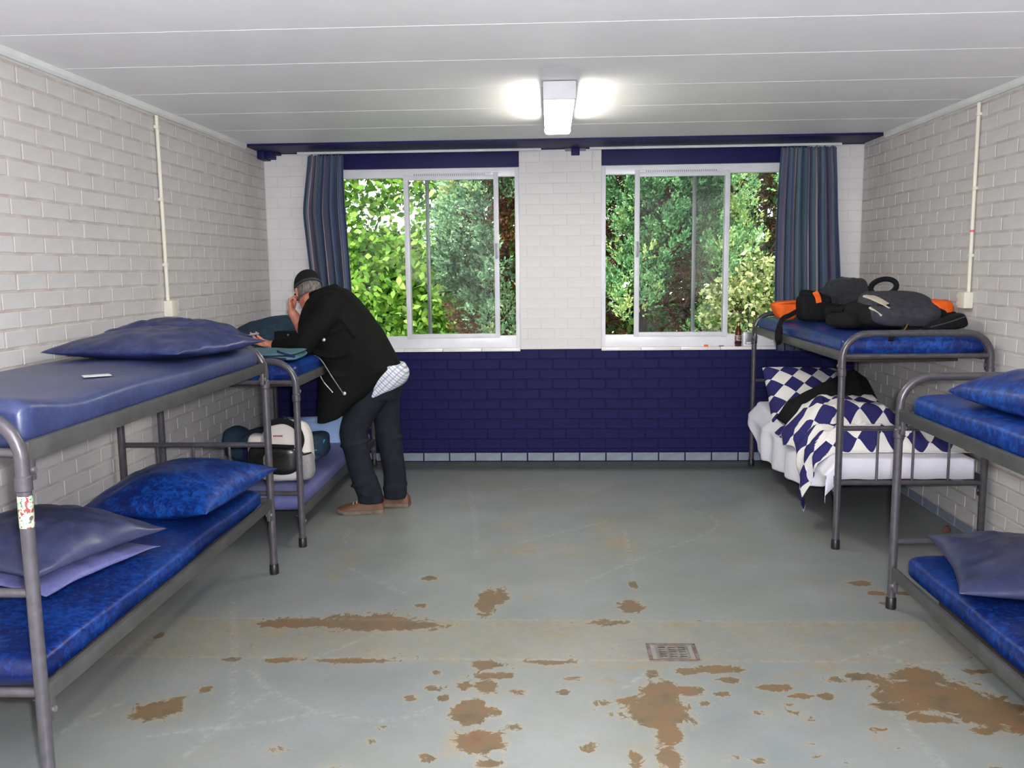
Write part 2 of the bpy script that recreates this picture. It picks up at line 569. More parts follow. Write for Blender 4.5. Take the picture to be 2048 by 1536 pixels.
# ---------------------------------------------------------------- floor
PATCH = [(-1.41,2.88,0.074,0.06,1),(-1.36,2.91,0.031,0.061,1),(-1.29,3.04,0.018,0.023,1),(-1.08,3.66,0.196,0.048,1),(-0.81,3.67,0.184,0.08,1),(-0.62,3.64,0.129,0.047,0.9),(-0.33,3.65,0.267,0.032,0.7),(-1.37,3.58,0.064,0.064,0.7),(-1.46,3.5,0.053,0.03,0.7),(-1.21,3.55,0.064,0.03,0.6),(-1.68,3.51,0.019,0.035,0.9),(-0.74,3.4,0.071,0.058,0.5),(-1.08,3.29,0.064,0.018,1),(-1.29,3.29,0.03,0.013,0.9),(-0.79,3.29,0.147,0.022,0.9),(-0.41,3.3,0.058,0.017,0.7),(-0.25,3.26,0.067,0.03,1),(-0.22,3.17,0.075,0.024,0.9),(-0.33,3.08,0.023,0.035,0.9),(-0.24,3.08,0.041,0.042,0.9),(-0.45,3.19,0.014,0.016,1),(-0.29,2.89,0.051,0.085,1.1),(-0.22,2.89,0.043,0.024,0.9),(-0.23,2.69,0.064,0.06,1.1),(-0.19,2.73,0.024,0.031,0.9),(-0.33,2.69,0.012,0.045,0.7),(-0.33,2.63,0.02,0.014,0.7),(-0.52,2.98,0.016,0.014,1),(-0.4,2.99,0.012,0.018,1),(-0.4,2.59,0.019,0.011,0.9),(-0.2,2.57,0.038,0.019,0.9),(-0.42,2.61,0.009,0.011,0.8),(-0.3,3.91,0.04,0.136,1.1),(-0.25,3.98,0.035,0.093,0.9),(-0.61,3.87,0.028,0.024,1),(-0.61,4.22,0.043,0.028,0.9),(-0.11,4.01,0.023,0.063,0.5),(0.4,3.05,0.058,0.075,1.1),(0.37,2.91,0.085,0.094,1.2),(0.39,2.78,0.037,0.055,1.1),(0.28,2.99,0.044,0.027,0.9),(0.37,2.62,0.031,0.063,1.0),(0.26,2.6,0.015,0.055,0.8),(0.27,2.67,0.017,0.017,0.7),(0.5,3.06,0.04,0.034,1),(0.64,3.24,0.075,0.029,1),(0.51,3.22,0.037,0.025,1),(0.67,3.15,0.036,0.028,0.9),(0.82,3.09,0.045,0.027,1),(0.88,3.03,0.044,0.015,0.9),(0.99,3.03,0.026,0.026,1),(0.04,3.04,0.027,0.022,0.9),(0.07,3.15,0.037,0.02,0.8),(0.2,3.14,0.037,0.02,0.6),(0.38,3.2,0.028,0.029,0.8),(0.54,2.97,0.017,0.021,0.8),(0.61,3.04,0.026,0.015,0.8),(0.21,3.26,0.19,0.017,0.7),(-0.01,3.29,0.116,0.017,0.8),(1.39,3.2,0.082,0.051,1.1),(1.17,3.19,0.064,0.028,0.9),(1.06,3.16,0.036,0.02,0.8),(1.35,3.07,0.131,0.084,1.1),(1.44,3.0,0.128,0.071,1.2),(1.51,2.93,0.109,0.077,1.2),(1.24,2.96,0.093,0.038,0.9),(1.2,3.03,0.052,0.036,0.9),(1.29,2.88,0.074,0.025,0.9),(1.43,2.8,0.04,0.019,0.9),(1.56,2.87,0.049,0.065,1),(1.22,3.16,0.036,0.039,0.8),(1.62,3.24,0.055,0.016,0.9),(1.06,3.26,0.037,0.017,0.7),(0.86,3.18,0.018,0.02,0.7),(0.94,3.22,0.019,0.016,0.7),(0.24,3.68,0.096,0.032,0.8),(0.36,3.86,0.05,0.073,0.9),(0.4,4.15,0.017,0.053,0.9),(0.04,3.59,0.146,0.076,0.45),(0.52,3.67,0.137,0.026,0.6),(0.83,3.66,0.105,0.026,0.7),(1.51,3.64,0.041,0.031,0.6),(1.23,3.5,0.025,0.024,0.6),(1.18,3.67,0.026,0.016,0.6),(0.75,3.52,0.061,0.029,0.35),(1.51,4.18,0.041,0.033,1),(1.54,4.05,0.04,0.025,1),(1.68,4.05,0.051,0.025,1),(1.53,3.92,0.028,0.018,0.9),(0.65,2.61,0.015,0.014,0.8),(1.08,2.76,0.02,0.012,0.5),(0.38,4.76,0.068,0.13,0.75),(-0.25,5.13,0.074,0.081,0.5),(0.31,5.13,0.059,0.1,0.5),(-0.15,4.67,0.121,0.076,0.45),(0.09,4.67,0.121,0.076,0.4),(0.75,5.07,0.029,0.049,0.5),(-1.12,4.58,0.034,0.033,0.6),(-1.05,4.5,0.033,0.059,0.4),(-0.59,4.22,0.031,0.028,0.6),(0.97,4.55,0.032,0.024,0.4),(0.16,5.73,0.033,0.031,0.5),(-1.11,4.27,0.025,0.036,0.5)]
SCR = [[(-1.52,3.93),(-1.29,3.33),(-1.13,2.88)],[(-1.19,3.22),(-1.05,3.04),(-0.87,2.91),(-0.73,2.85),(-0.56,2.83),(-0.43,2.91)],[(-1.05,3.02),(-1.14,2.76),(-1.18,2.59)],[(-0.94,3.33),(-0.74,3.56)],[(-1.68,2.7),(-1.56,2.94)],[(-1.36,2.71),(-0.98,2.81),(-0.83,2.88)],[(1.15,3.33),(1.47,3.52)],[(1.29,3.39),(1.42,3.28)],[(1.18,2.91),(1.21,2.58)],[(-0.64,6.45),(-0.47,5.23),(-0.4,4.54)],[(0.17,4.18),(0.48,4.55),(0.87,4.94),(1.01,5.24),(0.89,5.51)],[(-0.18,4.8),(0.34,5.23)],[(-1.06,4.38),(-0.7,4.01)],[(-1.17,4.75),(-1.22,5.07)],[(0.43,5.03),(0.41,4.25)],[(0.16,5.75),(0.4,6.11)],[(0.27,3.09),(0.36,3.21)],[(-0.36,5.98),(-0.05,6.04)]]
def floor_material():
    k = NT('painted_concrete')
    v = k.coords('Object')
    at = k.n('ShaderNodeAttribute'); at.attribute_name = 'wear'
    a2 = k.n('ShaderNodeAttribute'); a2.attribute_name = 'scratch'
    a3 = k.n('ShaderNodeAttribute'); a3.attribute_name = 'wall_shade'
    a4 = k.n('ShaderNodeAttribute'); a4.attribute_name = 'stain'
    n1 = k.noise(v, 17, 8, 0.72, 0.9)
    n2 = k.noise(v, 2.3, 7, 0.65)
    n3 = k.noise(v, 55, 4, 0.6)
    paint = k.ramp(n2, [(0.3, srgb(114, 120, 120)), (0.55, srgb(128, 133, 133)), (0.75, srgb(139, 143, 144))])
    paint = k.mix(k.ramp(n3, [(0.42, (0, 0, 0)), (0.75, (0.35, 0.35, 0.35))]), paint, srgb(112, 116, 116))
    edge = k.math('ADD', at.outputs['Fac'], k.math('MULTIPLY', k.math('SUBTRACT', n1, 0.5), 1.9))
    m1 = k.ramp(edge, [(0.44, (0, 0, 0)), (0.52, (1, 1, 1))])
    bare = k.ramp(k.noise(v, 9, 5), [(0.3, srgb(82, 68, 48)), (0.48, srgb(100, 82, 56)), (0.62, srgb(108, 80, 50)), (0.75, srgb(100, 64, 42))])
    halo = k.ramp(edge, [(0.24, (0, 0, 0)), (0.44, (0.45, 0.45, 0.45))])
    c = k.mix(halo, paint, srgb(160, 148, 118))
    soft = k.math('MULTIPLY', a4.outputs['Fac'], k.ramp(k.noise(v, 11, 7, 0.72, 0.8), [(0.38, (0, 0, 0)), (0.60, (1, 1, 1))]))
    c = k.mix(k.math('MULTIPLY', soft, 0.8), c, k.ramp(k.noise(v, 25, 4), [(0.35, srgb(132, 106, 62)), (0.7, srgb(164, 140, 88))]))
    olive = k.ramp(k.noise(v, 1.1, 6, 0.7), [(0.40, (0, 0, 0)), (0.70, (0.5, 0.5, 0.5))])
    c = k.mix(olive, c, srgb(122, 118, 100))
    c = k.mix(m1, c, bare)
    sc = k.math('MULTIPLY', a2.outputs['Fac'], k.ramp(k.noise(v, 40, 3), [(0.40, (0, 0, 0)), (0.65, (1, 1, 1))]))
    c = k.mix(k.math('MULTIPLY', sc, 0.32), c, srgb(188, 190, 184))
    spk = k.ramp(k.noise(v, 75, 3, 0.5), [(0.70, (0, 0, 0)), (0.76, (1, 1, 1))])
    c = k.mix(k.math('MULTIPLY', spk, 0.35), c, srgb(90, 84, 74))
    c = k.mix(k.math('MULTIPLY', a3.outputs['Fac'], 0.95), c, srgb(52, 50, 42))  # dark tone of the painted shadow strip by the back wall
    k.color(c)
    k.rough(k.ramp(edge, [(0.40, (0.42, 0.42, 0.42)), (0.55, (0.62, 0.62, 0.62))]))
    k.b.inputs['Specular IOR Level'].default_value = 0.85
    k.bump(k.math('ADD', k.noise(v, 30, 5), k.math('MULTIPLY', m1, -0.4)), 0.12, 0.004)
    return k.m

def build_floor():
    x0, x1, y0, y1 = XL, XR, YF, D
    xs = np.linspace(x0, x1, 230); ys = np.concatenate([np.linspace(y0, 2.2, 20), np.linspace(2.22, y1, 250)])
    X, Y = np.meshgrid(xs, ys)
    wear = np.zeros_like(X); stain = np.zeros_like(X); scr = np.zeros_like(X); wall_shade = np.zeros_like(X)
    for cx, cy, rx, ry, s in PATCH:
        d = ((X - cx) / max(rx, 0.02)) ** 2 + ((Y - cy) / max(ry, 0.02)) ** 2
        if s < 0.76:
            stain = np.maximum(stain, min(1, s * 1.7) * np.exp(-0.45 * d))
        else:
            wear = np.maximum(wear, s * np.exp(-0.55 * d))
    rng = np.random.default_rng(3)
    for _ in range(70):
        cx = rng.uniform(-0.9, 1.7); cy = rng.uniform(2.3, 3.3); r = rng.uniform(0.008, 0.028)
        d = ((X - cx) / r / 1.6) ** 2 + ((Y - cy) / r) ** 2
        wear = np.maximum(wear, 0.55 * np.exp(-0.6 * d))
    for line in SCR:
        P = [np.array((q.x, q.y)) for q in catmull([(a, b, 0) for a, b in line], 10)]
        for a, b in zip(P[:-1], P[1:]):
            ab = b - a; L2 = max(ab @ ab, 1e-9)
            t = np.clip(((X - a[0]) * ab[0] + (Y - a[1]) * ab[1]) / L2, 0, 1)
            dd = np.hypot(X - a[0] - t * ab[0], Y - a[1] - t * ab[1])
            scr = np.maximum(scr, np.exp(-(dd / 0.012) ** 2))
    for yl in (3.315, 3.70):
        scr = np.maximum(scr, 0.75 * np.exp(-((Y - yl) / 0.01) ** 2))
        wear = np.maximum(wear, 0.30 * np.exp(-((Y - yl) / 0.02) ** 2))
    wear = np.maximum(wear, 0.18 * ((Y > 3.31) & (Y < 3.70)))
    stain = np.maximum(stain, 0.38 * np.exp(-((Y - 3.51) / 0.17) ** 4)); stain = np.maximum(stain, 0.75 * np.exp(-((Y - 3.66) / 0.035) ** 2)); stain = np.maximum(stain, 0.7 * np.exp(-((Y - 3.335) / 0.02) ** 2))
    wall_shade = np.maximum(wall_shade, 1 / (1 + np.exp(-(Y - 6.60) / 0.035)))  # shadow at the foot of the back wall, painted into the floor colour
    n, m_ = X.shape
    v = np.stack([X.ravel(), Y.ravel(), np.zeros(X.size)], 1)
    i = np.arange(n * m_).reshape(n, m_)
    f = np.stack([i[:-1, :-1].ravel(), i[:-1, 1:].ravel(), i[1:, 1:].ravel(), i[1:, :-1].ravel()], 1)
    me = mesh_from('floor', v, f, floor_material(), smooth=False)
    for nm, a in (('wear', wear), ('stain', stain), ('scratch', scr), ('wall_shade', wall_shade)):
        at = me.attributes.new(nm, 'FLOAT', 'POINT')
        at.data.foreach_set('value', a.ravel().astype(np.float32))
    o = link('floor', me)
    o['kind'] = 'structure'
    MB().box(XL - 0.1, XR + 0.1, YF - 0.1, BK, -0.12, -0.002).build('slab', M['mortar_grey'], o, smooth=False)
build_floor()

def floor_drain():
    t = tag(empty('floor_drain', (0.485, 3.385, 0)), 'small rusty metal drain grate set in the grey floor', 'drain')
    rust = mat('rusty_iron', srgb(118, 108, 104), srgb(98, 74, 68), 26, 0.7, 0.4, 70, metal=0.2)
    dark = mat('drain_dark', srgb(30, 22, 24), srgb(22, 17, 19), 20, 0.8)
    fr = MB()
    for a in ((-0.1, -0.085, -0.075, 0.075), (0.085, 0.1, -0.075, 0.075), (-0.1, 0.1, -0.08, -0.068), (-0.1, 0.1, 0.068, 0.08)):
        fr.box(a[0], a[1], a[2], a[3], 0.0002, 0.004, 0.001)
    fr.build('frame', rust, t)
    MB().box(-0.06, 0.06, -0.05, 0.05, 0.0004, 0.0015).build('pit', dark, t)
    g = mat('grate_iron', srgb(128, 124, 118), srgb(98, 92, 88), 30, 0.6, metal=0.3)
    for k in range(6):
        y = -0.05 + k * 0.02
        MB().box(-0.062, 0.062, y - 0.0042, y + 0.0042, 0.0012, 0.005, 0.001).build('grate_bar', g, t)
    for x in (-0.06, -0.02, 0.02, 0.06):
        MB().box(x - 0.006, x + 0.006, -0.055, 0.055, 0.0012, 0.0048, 0.001).build('grate_bar', g, t)
    return t
floor_drain()
tag(MB().rings([[(2.29 + (0.028 - h * 0.4) * math.cos(a) * (1 + 0.25 * math.sin(3 * a)), 5.03 + (0.02 - h * 0.3) * math.sin(a), h) for a in [i * 0.7854 for i in range(8)]] for h in (0.0, 0.012, 0.026, 0.032)])
    .build('wood_chip', mat('wood_chip', srgb(92, 60, 44), srgb(70, 44, 32), 60, 0.8)), 'small brown scrap on the floor at the foot of the right wall', 'scrap')

# ---------------------------------------------------------------- windows
def window(name, o0, o1, mir, label=None):
    """mir=+1: opening gap on the right (left-hand window); -1 mirrored."""
    YW = D + 0.045
    k = (YW + 0.02) / D
    fx = lambda x: x * k
    fz = lambda z: 1.547 + (z - 1.547) * k
    fr = MB()
    zt, zb = fz(2.288), 0.918
    y0, y1 = YW, YW + 0.055
    fr.box(o0 - 0.01, o1 + 0.01, y0, y1, fz(2.243), ZL + 0.004, 0.004)
    fr.box(o0 - 0.01, o1 + 0.01, y0, y1, zb - 0.012, fz(1.014), 0.004)
    fr.box(o0 - 0.01, o0 + 0.035, y0 - 0.003, y1 - 0.003, zb - 0.012, zt + 0.03, 0.004)
    fr.box(o1 - 0.035, o1 + 0.01, y0 - 0.003, y1 - 0.003, zb - 0.012, zt + 0.03, 0.004)
    root = fr.build(name, M['white_gloss'])
    root['kind'] = 'structure'
    gb, gt = fz(1.012), fz(2.245)
    if mir > 0:
        m1, m2, m3 = fx(-1.112), fx(-0.952), fx(-0.413)
    else:
        m1, m2, m3 = fx(1.357), fx(1.113), fx(0.671)
    w = 0.019
    MB().box(m1 - w, m1 + w, y0 - 0.006, y1, gb - 0.02, gt + 0.02, 0.003).build('mullion', M['aluminium'], root)
    # sliding sash between m1 and m3
    s0, s1 = min(m1, m3), max(m1, m3)
    sash = MB()
    sash.box(m3 - 0.019, m3 + 0.019, y0 - 0.012, y0 + 0.02, gb - 0.012, gt + 0.03, 0.003)
    sash.box(s0, s1, y0 - 0.010, y0 + 0.018, gb - 0.012, gb + 0.022, 0.003)
    sash.box(s0, s1, y0 - 0.010, y0 + 0.018, gt - 0.022, gt + 0.012, 0.003)
    so = sash.build('sash', M['aluminium'], root)
    MB().box(m3 - 0.010, m3 + 0.012, y0 - 0.022, y0 - 0.011, fz(1.615), fz(1.735), 0.003).build('handle', M['alu_dark'], so)
    MB().box(s0 + 0.01, s1 - 0.01, y0 + 0.001, y0 + 0.005, gb, gt).build('pane', M['glass'], so, smooth=False)
    MB().box(m2 - 0.014, m2 + 0.014, y0 + 0.024, y0 + 0.05, gb - 0.01, gt + 0.01, 0.003).build('rear_stile', M['alu_dark'], root)
    a, b = (o0, m2) if mir > 0 else (m2, o1)
    MB().box(a + 0.02, b - 0.01, y0 + 0.034, y0 + 0.038, gb, gt).build('pane', M['glass'], root, smooth=False)
    # ventilation slots above the sash
    vz0, vz1 = fz(2.252), fz(2.270)
    vent = MB(); n = 34
    va, vb = s0 + 0.07, s1 - 0.09
    for i in range(n):
        x = va + (vb - va) * i / (n - 1)
        vent.box(x - 0.0035, x + 0.0035, y0 - 0.0025, y0 + 0.002, vz0, vz1)
    vent.build('vent_slots', M['alu_dark'], root, smooth=False, kind='stuff')
    MB().box(va - 0.05, vb + 0.05, y0 - 0.0015, y0 + 0.002, vz0 - 0.008, vz1 + 0.008, 0.001).build('vent_strip', M['white_gloss'], root)
    n = int(round((o1 - o0) / 0.285))
    for i in range(n):
        a = o0 + (o1 - o0) * i / n; b = o0 + (o1 - o0) * (i + 1) / n
        MB().box(a + 0.0012, b - 0.0012, D - 0.012, y0 + 0.002, ZS - 0.014, ZS + 0.010, 0.0025).build('sill_tile', M['tile_white'], root)
    return root
window('window_1', O1[0], O1[1], 1)
window('window_2', O2[0], O2[1], -1)

# ---------------------------------------------------------------- ceiling light
DIFF = emission('lit_diffuser', (1.0, 0.965, 0.84, 1), LAMP_POWER)
LB_ = mat('lamp_body', srgb(206, 205, 209), None, 6, 0.5)
def ceiling_light(x, y0, y1, label):
    t = tag(empty('ceiling_light', (x, (y0 + y1) / 2, 2.457)), label, 'ceiling light')
    h = (y1 - y0) / 2
    w = 0.082
    MB().box(-w * 0.99, w * 0.99, -h + 0.02, h - 0.01, -0.060, 0.0, 0.004).build('body', LB_, t)
    MB().box(-w, w, -h, -h + 0.03, -0.088, -0.001, 0.005).build('end_cap', LB_, t)
    MB().box(-w, w, h - 0.02, h, -0.085, -0.001, 0.005).build('end_cap', LB_, t)
    MB().box(-w + 0.007, w - 0.007, -h + 0.031, h - 0.021, -0.098, -0.059, 0.012).build('diffuser', DIFF, t)
    return t
ceiling_light(0.052, 4.48, 5.60, 'lit white fluorescent box light on the ceiling before the windows')
ceiling_light(0.052, 0.35, 1.47, 'lit white fluorescent box light on the ceiling behind the camera')

# ---------------------------------------------------------------- curtain rails and curtains
for (a, b, lab) in ((-1.935, -0.062, 'white curtain rail above the left window'), (0.305, 2.185, 'white curtain rail above the right window')):
    t = MB().tube([(a, 6.832, 2.436), (b, 6.832, 2.436)], 0.011, 10)
    rail = tag(t.build('curtain_rail', M['white_trim']), lab, 'curtain rail')
    for x in (a + 0.04, (a + b) / 2, b - 0.04):
        MB().box(x - 0.009, x + 0.009, 6.824, D - 0.001, 2.434, 2.446, 0.002).build('bracket', M['white_trim'], rail)

def curtain_material():
    k = NT('striped_curtain')
    uv = k.n('ShaderNodeUVMap')
    sep = k.n('ShaderNodeSeparateXYZ')
    k.l(uv.outputs[0], sep.inputs[0])
    u = sep.outputs['X']
    per = k.math('FRACT', k.math('MULTIPLY', u, 2.9))
    A, B_, P_, T, S = srgb(70, 86, 114), srgb(82, 106, 122), srgb(100, 92, 116), srgb(88, 116, 120), srgb(164, 148, 142)
    c = k.ramp(per, [(0.0, A), (0.12, B_), (0.2, P_), (0.27, T), (0.34, A), (0.42, S), (0.47, P_), (0.55, B_), (0.62, A), (0.70, T), (0.76, S), (0.80, srgb(126, 100, 112)), (0.86, A), (0.93, T)], 'CONSTANT')
    fine = k.math('FRACT', k.math('MULTIPLY', u, 61.0))
    c = k.mix(k.ramp(fine, [(0.0, (0.45, 0.45, 0.45)), (0.30, (0, 0, 0)), (0.80, (0.15, 0.15, 0.15)), (0.9, (0.6, 0.6, 0.6))], 'CONSTANT'), c, srgb(112, 112, 134))
    k.color(c)
    k.rough(0.85)
    k.b.inputs['Specular IOR Level'].default_value = 0.15
    return k.m
M['curtain'] = curtain_material()

def curtain(name, label, prof, z_top, z_bot, folds, seed):
    """prof: list of (z, xl, xr) from top to bottom."""
    nu, nv = 160, 40
    zs = np.linspace(z_top, z_bot, nv)
    pz = np.array([p[0] for p in prof])[::-1]
    L = np.interp(zs, pz, np.array([p[1] for p in prof])[::-1]); R_ = np.interp(zs, pz, np.array([p[2] for p in prof])[::-1])
    def sm(a):
        for _ in range(3):
            a = np.convolve(np.pad(a, 1, 'edge'), [.25, .5, .25], 'valid')
        return a
    L, R_ = sm(L), sm(R_)
    v = []; uv = []
    for j in range(nv):
        t = j / (nv - 1)
        for i in range(nu):
            u = i / (nu - 1)
            ph = u * folds * 2 * math.pi + 0.8 * nz(u * 3, t * 1.2, seed)
            amp = 0.024 + 0.022 * min(1, t * 4) + 0.01 * nz(u * 5, t * 2, seed + 5)
            x = L[j] + (R_[j] - L[j]) * (u + 0.012 * math.sin(ph * 2))
            y = 6.834 + amp * 0.8 * math.sin(ph) + 0.006 * math.sin(ph * 2.7 + 2 * t)
            z = zs[j] + (0.012 * abs(math.sin(ph)) - 0.012 if j == 0 else 0.0)
            v.append((x, y, z)); uv.append((u, t))
    f = [(j * nu + i, j * nu + i + 1, (j + 1) * nu + i + 1, (j + 1) * nu + i) for j in range(nv - 1) for i in range(nu - 1)]
    o = link(name, mesh_from(name, v, f, M['curtain'], True, uv))
    md = o.modifiers.new('s', 'SOLIDIFY'); md.thickness = 0.003
    return tag(o, label, 'curtain')
s_ = 6.832 / D
curtain('curtain', 'blue striped curtain gathered at the left window', [(2.42, -1.872 * s_, -1.595 * s_), (2.25, -1.90 * s_, -1.60 * s_), (2.0, -1.942 * s_, -1.595 * s_), (1.6, -1.91 * s_, -1.575 * s_), (1.3, -1.885 * s_, -1.565 * s_), (0.85, -1.87 * s_, -1.55 * s_)], 2.425, 0.87, 5.5, 3.0)
curtain('curtain', 'blue striped curtain gathered at the right window', [(2.42, 1.757 * s_, 2.172 * s_), (2.2, 1.745 * s_, 2.19 * s_), (1.9, 1.735 * s_, 2.205 * s_), (1.4, 1.735 * s_, 2.24 * s_), (0.89, 1.76 * s_, 2.25 * s_)], 2.425, 0.885, 7.5, 9.0)
# ---------------------------------------------------------------- bunk beds
TR = 0.0185
def bunk_bed(label, xo, xi, y0, y1, ztop, zu, zl, bars, rods, sticker=False, near=-1):
    """xo: x of the posts on the room side, xi: by the wall."""
    cx, cy = (xo + xi) / 2, (y0 + y1) / 2
    t = tag(empty('bunk_bed', (cx, cy, 0)), label, 'bed', 'grey steel bunk beds')
    s = 1 if xi > xo else -1
    X0, X1 = xo - cx, xi - cx
    for yy in (y0, y1):
        y = yy - cy
        p = fillet([(X0, y, 0.0), (X0, y, ztop), (X1, y, ztop), (X1, y, 0.0)], 0.13, 8)
        MB().tube(p, TR, 14).build('end_frame', M['bed_tube'], t)
        for x in (X0, X1):
            MB().lathe([(TR + 0.004, 0.0), (TR + 0.005, 0.006), (TR + 0.004, 0.05), (TR + 0.0005, 0.054)], x, y, 14).build('foot_cap', M['black_plastic'], t)
            zc = zu - 0.085
            MB().lathe([(TR + 0.0005, zc - 0.022), (TR + 0.004, zc - 0.018), (TR + 0.004, zc + 0.018), (TR + 0.0005, zc + 0.022)], x, y, 14).build('collar', M['bed_tube'], t)
            iy = 1 if y < 0 else -1
            for z in (zu, zl):
                b = MB()
                b.box(x - 0.010, x + 0.010, min(y + iy * 0.014, y + iy * 0.05), max(y + iy * 0.014, y + iy * 0.05), z - 0.085, z - 0.02, 0.006)
                br = b.build('bracket', M['bed_tube'], t)
                sx = x + (-s if x == X0 else s) * 0.010
                MB().tube([(x - 0.016, y + iy * 0.034, z - 0.055), (x + 0.016, y + iy * 0.034, z - 0.055)], 0.009, 8).build('bolt', M['steel_bolt'], br)
        for z in bars:
            MB().tube([(X0 + s * 0.012, y, z), (X1 - s * 0.012, y, z)], 0.0135, 10).build('crossbar', M['bed_tube'], t)
        MB().tube([(X0 + s * 0.012, y, zu), (X1 - s * 0.012, y, zu)], 0.0135, 10).build('crossbar', M['bed_tube'], t)
        if rods:
            for k in (1, 2, 3):
                x = X0 + (X1 - X0) * (0.02 + 0.245 * k)
                MB().tube([(x, y, bars[0]), (x, y, bars[1])], 0.0075, 8).build('rod', M['bed_tube'], t)
    for z in (zu, zl):
        for x, d in ((X0, s), (X1, -s)):
            r = MB()
            ya, yb = y0 - cy + 0.017, y1 - cy - 0.017
            a, b = sorted((x - d * 0.012, x + d * 0.008))
            r.box(a, b, ya, yb, z - 0.026, z + 0.026, 0.005)
            a, b = sorted((x - d * 0.010, x + d * 0.038))
            r.box(a, b, ya, yb, z - 0.024, z - 0.019)
            r.build('side_rail', M['bed_rail'], t)
        a, b = sorted((X0 + s * 0.095, X1 - s * 0.05))
        MB().box(a, b, y0 - cy + 0.26, y1 - cy - 0.26, z - 0.058, z - 0.004, 0.003).build('bed_base', M['plywood'], t)
    if sticker:
        k = NT('torn_sticker')
        v = k.coords('Object')
        k.color(k.ramp(k.noise(v, 60, 3), [(0.40, srgb(128, 52, 50)), (0.44, srgb(170, 178, 156)), (0.56, srgb(128, 168, 142)), (0.62, srgb(86, 72, 68))], 'CONSTANT'))
        k.rough(0.5)
        y = y0 - cy
        MB().lathe([(TR + 0.0008, 0.862), (TR + 0.0012, 0.864), (TR + 0.0012, 0.948), (TR + 0.0008, 0.95)], X0, y, 16).build('sticker', k.m, t)['label'] = 'torn pale green and red sticker'
    return t
bunk_bed('grey metal bunk bed nearest on the left with a torn sticker on its post', -1.426, -2.180, 2.255, 4.285, 1.176, 1.068, 0.374, (0.675, 0.385), True, True)
bunk_bed('lower grey metal bunk bed far left that the man leans on', -1.402, -2.172, 4.726, 6.756, 1.050, 0.935, 0.195, (0.307,), False)
bunk_bed('grey metal bunk bed far right with checked bedding and bags', 1.553, 2.325, 4.713, 6.741, 1.178, 1.058, 0.374, (0.668, 0.368), True)
bunk_bed('grey metal bunk bed nearest on the right, cut by the frame', 1.531, 2.312, 1.836, 3.866, 1.055, 0.888, 0.172, (0.312,), False)

# ---------------------------------------------------------------- mattresses
def mattress(label, x0, x1, y0, y1, z0, z1, m, group, r=0.042, sag=0.008, seed=0, lift=None):
    n = 44; cx = (x0 + x1) / 2; w = (x1 - x0) / 2; h = (z1 - z0) / 2; zc = (z0 + z1) / 2
    ys = []
    L = y1 - y0
    for q in (0.0, 0.002, 0.01, 0.025, 0.045):
        ys.append(q)
    ys += list(np.linspace(0.08, L - 0.08, 46))
    ys += [L - q for q in (0.045, 0.025, 0.01, 0.002, 0.0)]
    rings = []
    for yy in ys:
        e = min(yy, L - yy)
        ins = 0.0 if e >= r else r - math.sqrt(max(0, r * r - (r - e) ** 2))
        ww, hh = w - ins * 0.6, h - ins
        ring = []
        for k in range(n):
            a = 2 * math.pi * k / n
            ca, sa = math.cos(a), math.sin(a)
            px = math.copysign(abs(ca) ** 0.22, ca) * ww
            pz = math.copysign(abs(sa) ** 0.45, sa) * max(hh, 0.004)
            z = zc + pz
            if sa > 0:
                z += 0.010 * nz(px * 3, yy * 2.2, seed) * (hh / h) + sag * (1 - (px / w) ** 2) * 0.8
                if lift: z += lift(yy / L)
            px += 0.006 * nz(yy * 2.5, zc * 4, seed + 3) * (1 if ca > 0 else -1)
            ring.append((cx + px, y0 + yy, z))
        rings.append(ring)
    cy = (y0 + y1) / 2
    mb = MB().rings([[(p[0] - cx, p[1] - cy, p[2] - z0) for p in r_] for r_ in rings])
    return tag(mb.build('mattress', m, None, angle=60, loc=(cx, cy, z0)), label, 'mattress', group)
UM, LM = 'mattresses on the upper bunks', 'mattresses on the lower bunks'
mattress('slate blue mattress on the upper near left bunk with a paper note', -2.185, -1.438, 2.30, 4.24, 1.064, 1.172, M['vinyl_slate'], UM, seed=1, lift=lambda t: 0.035 * math.exp(-(t / 0.10) ** 2))
mattress('royal blue mattress on the lower near left bunk', -2.185, -1.452, 2.295, 4.235, 0.369, 0.462, M['vinyl_blue'], LM, seed=2)
mattress('blue mattress under the leaning man on the upper far left bunk', -2.165, -1.408, 4.765, 6.70, 0.930, 1.035, M['vinyl_royal'], UM, seed=3)
mattress('pale lilac mattress on the lower far left bunk under the bags', -2.165, -1.408, 4.765, 6.70, 0.190, 0.288, M['vinyl_lilac'], LM, seed=4)
mattress('blue mattress on the upper far right bunk under the bags', 1.562, 2.318, 4.745, 6.69, 1.053, 1.158, M['vinyl_royal'], UM, seed=5)
mattress('white sheeted mattress on the lower far right bunk', 1.568, 2.300, 4.76, 6.66, 0.369, 0.475, M['vinyl_royal'], LM, seed=6)
mattress('mottled blue mattress on the upper near right bunk', 1.548, 2.300, 1.90, 3.79, 0.883, 0.992, M['vinyl_royal'], UM, seed=7)
mattress('mottled blue mattress on the lower near right bunk', 1.560, 2.300, 1.90, 3.80, 0.167, 0.278, M['vinyl_blue'], LM, seed=8)

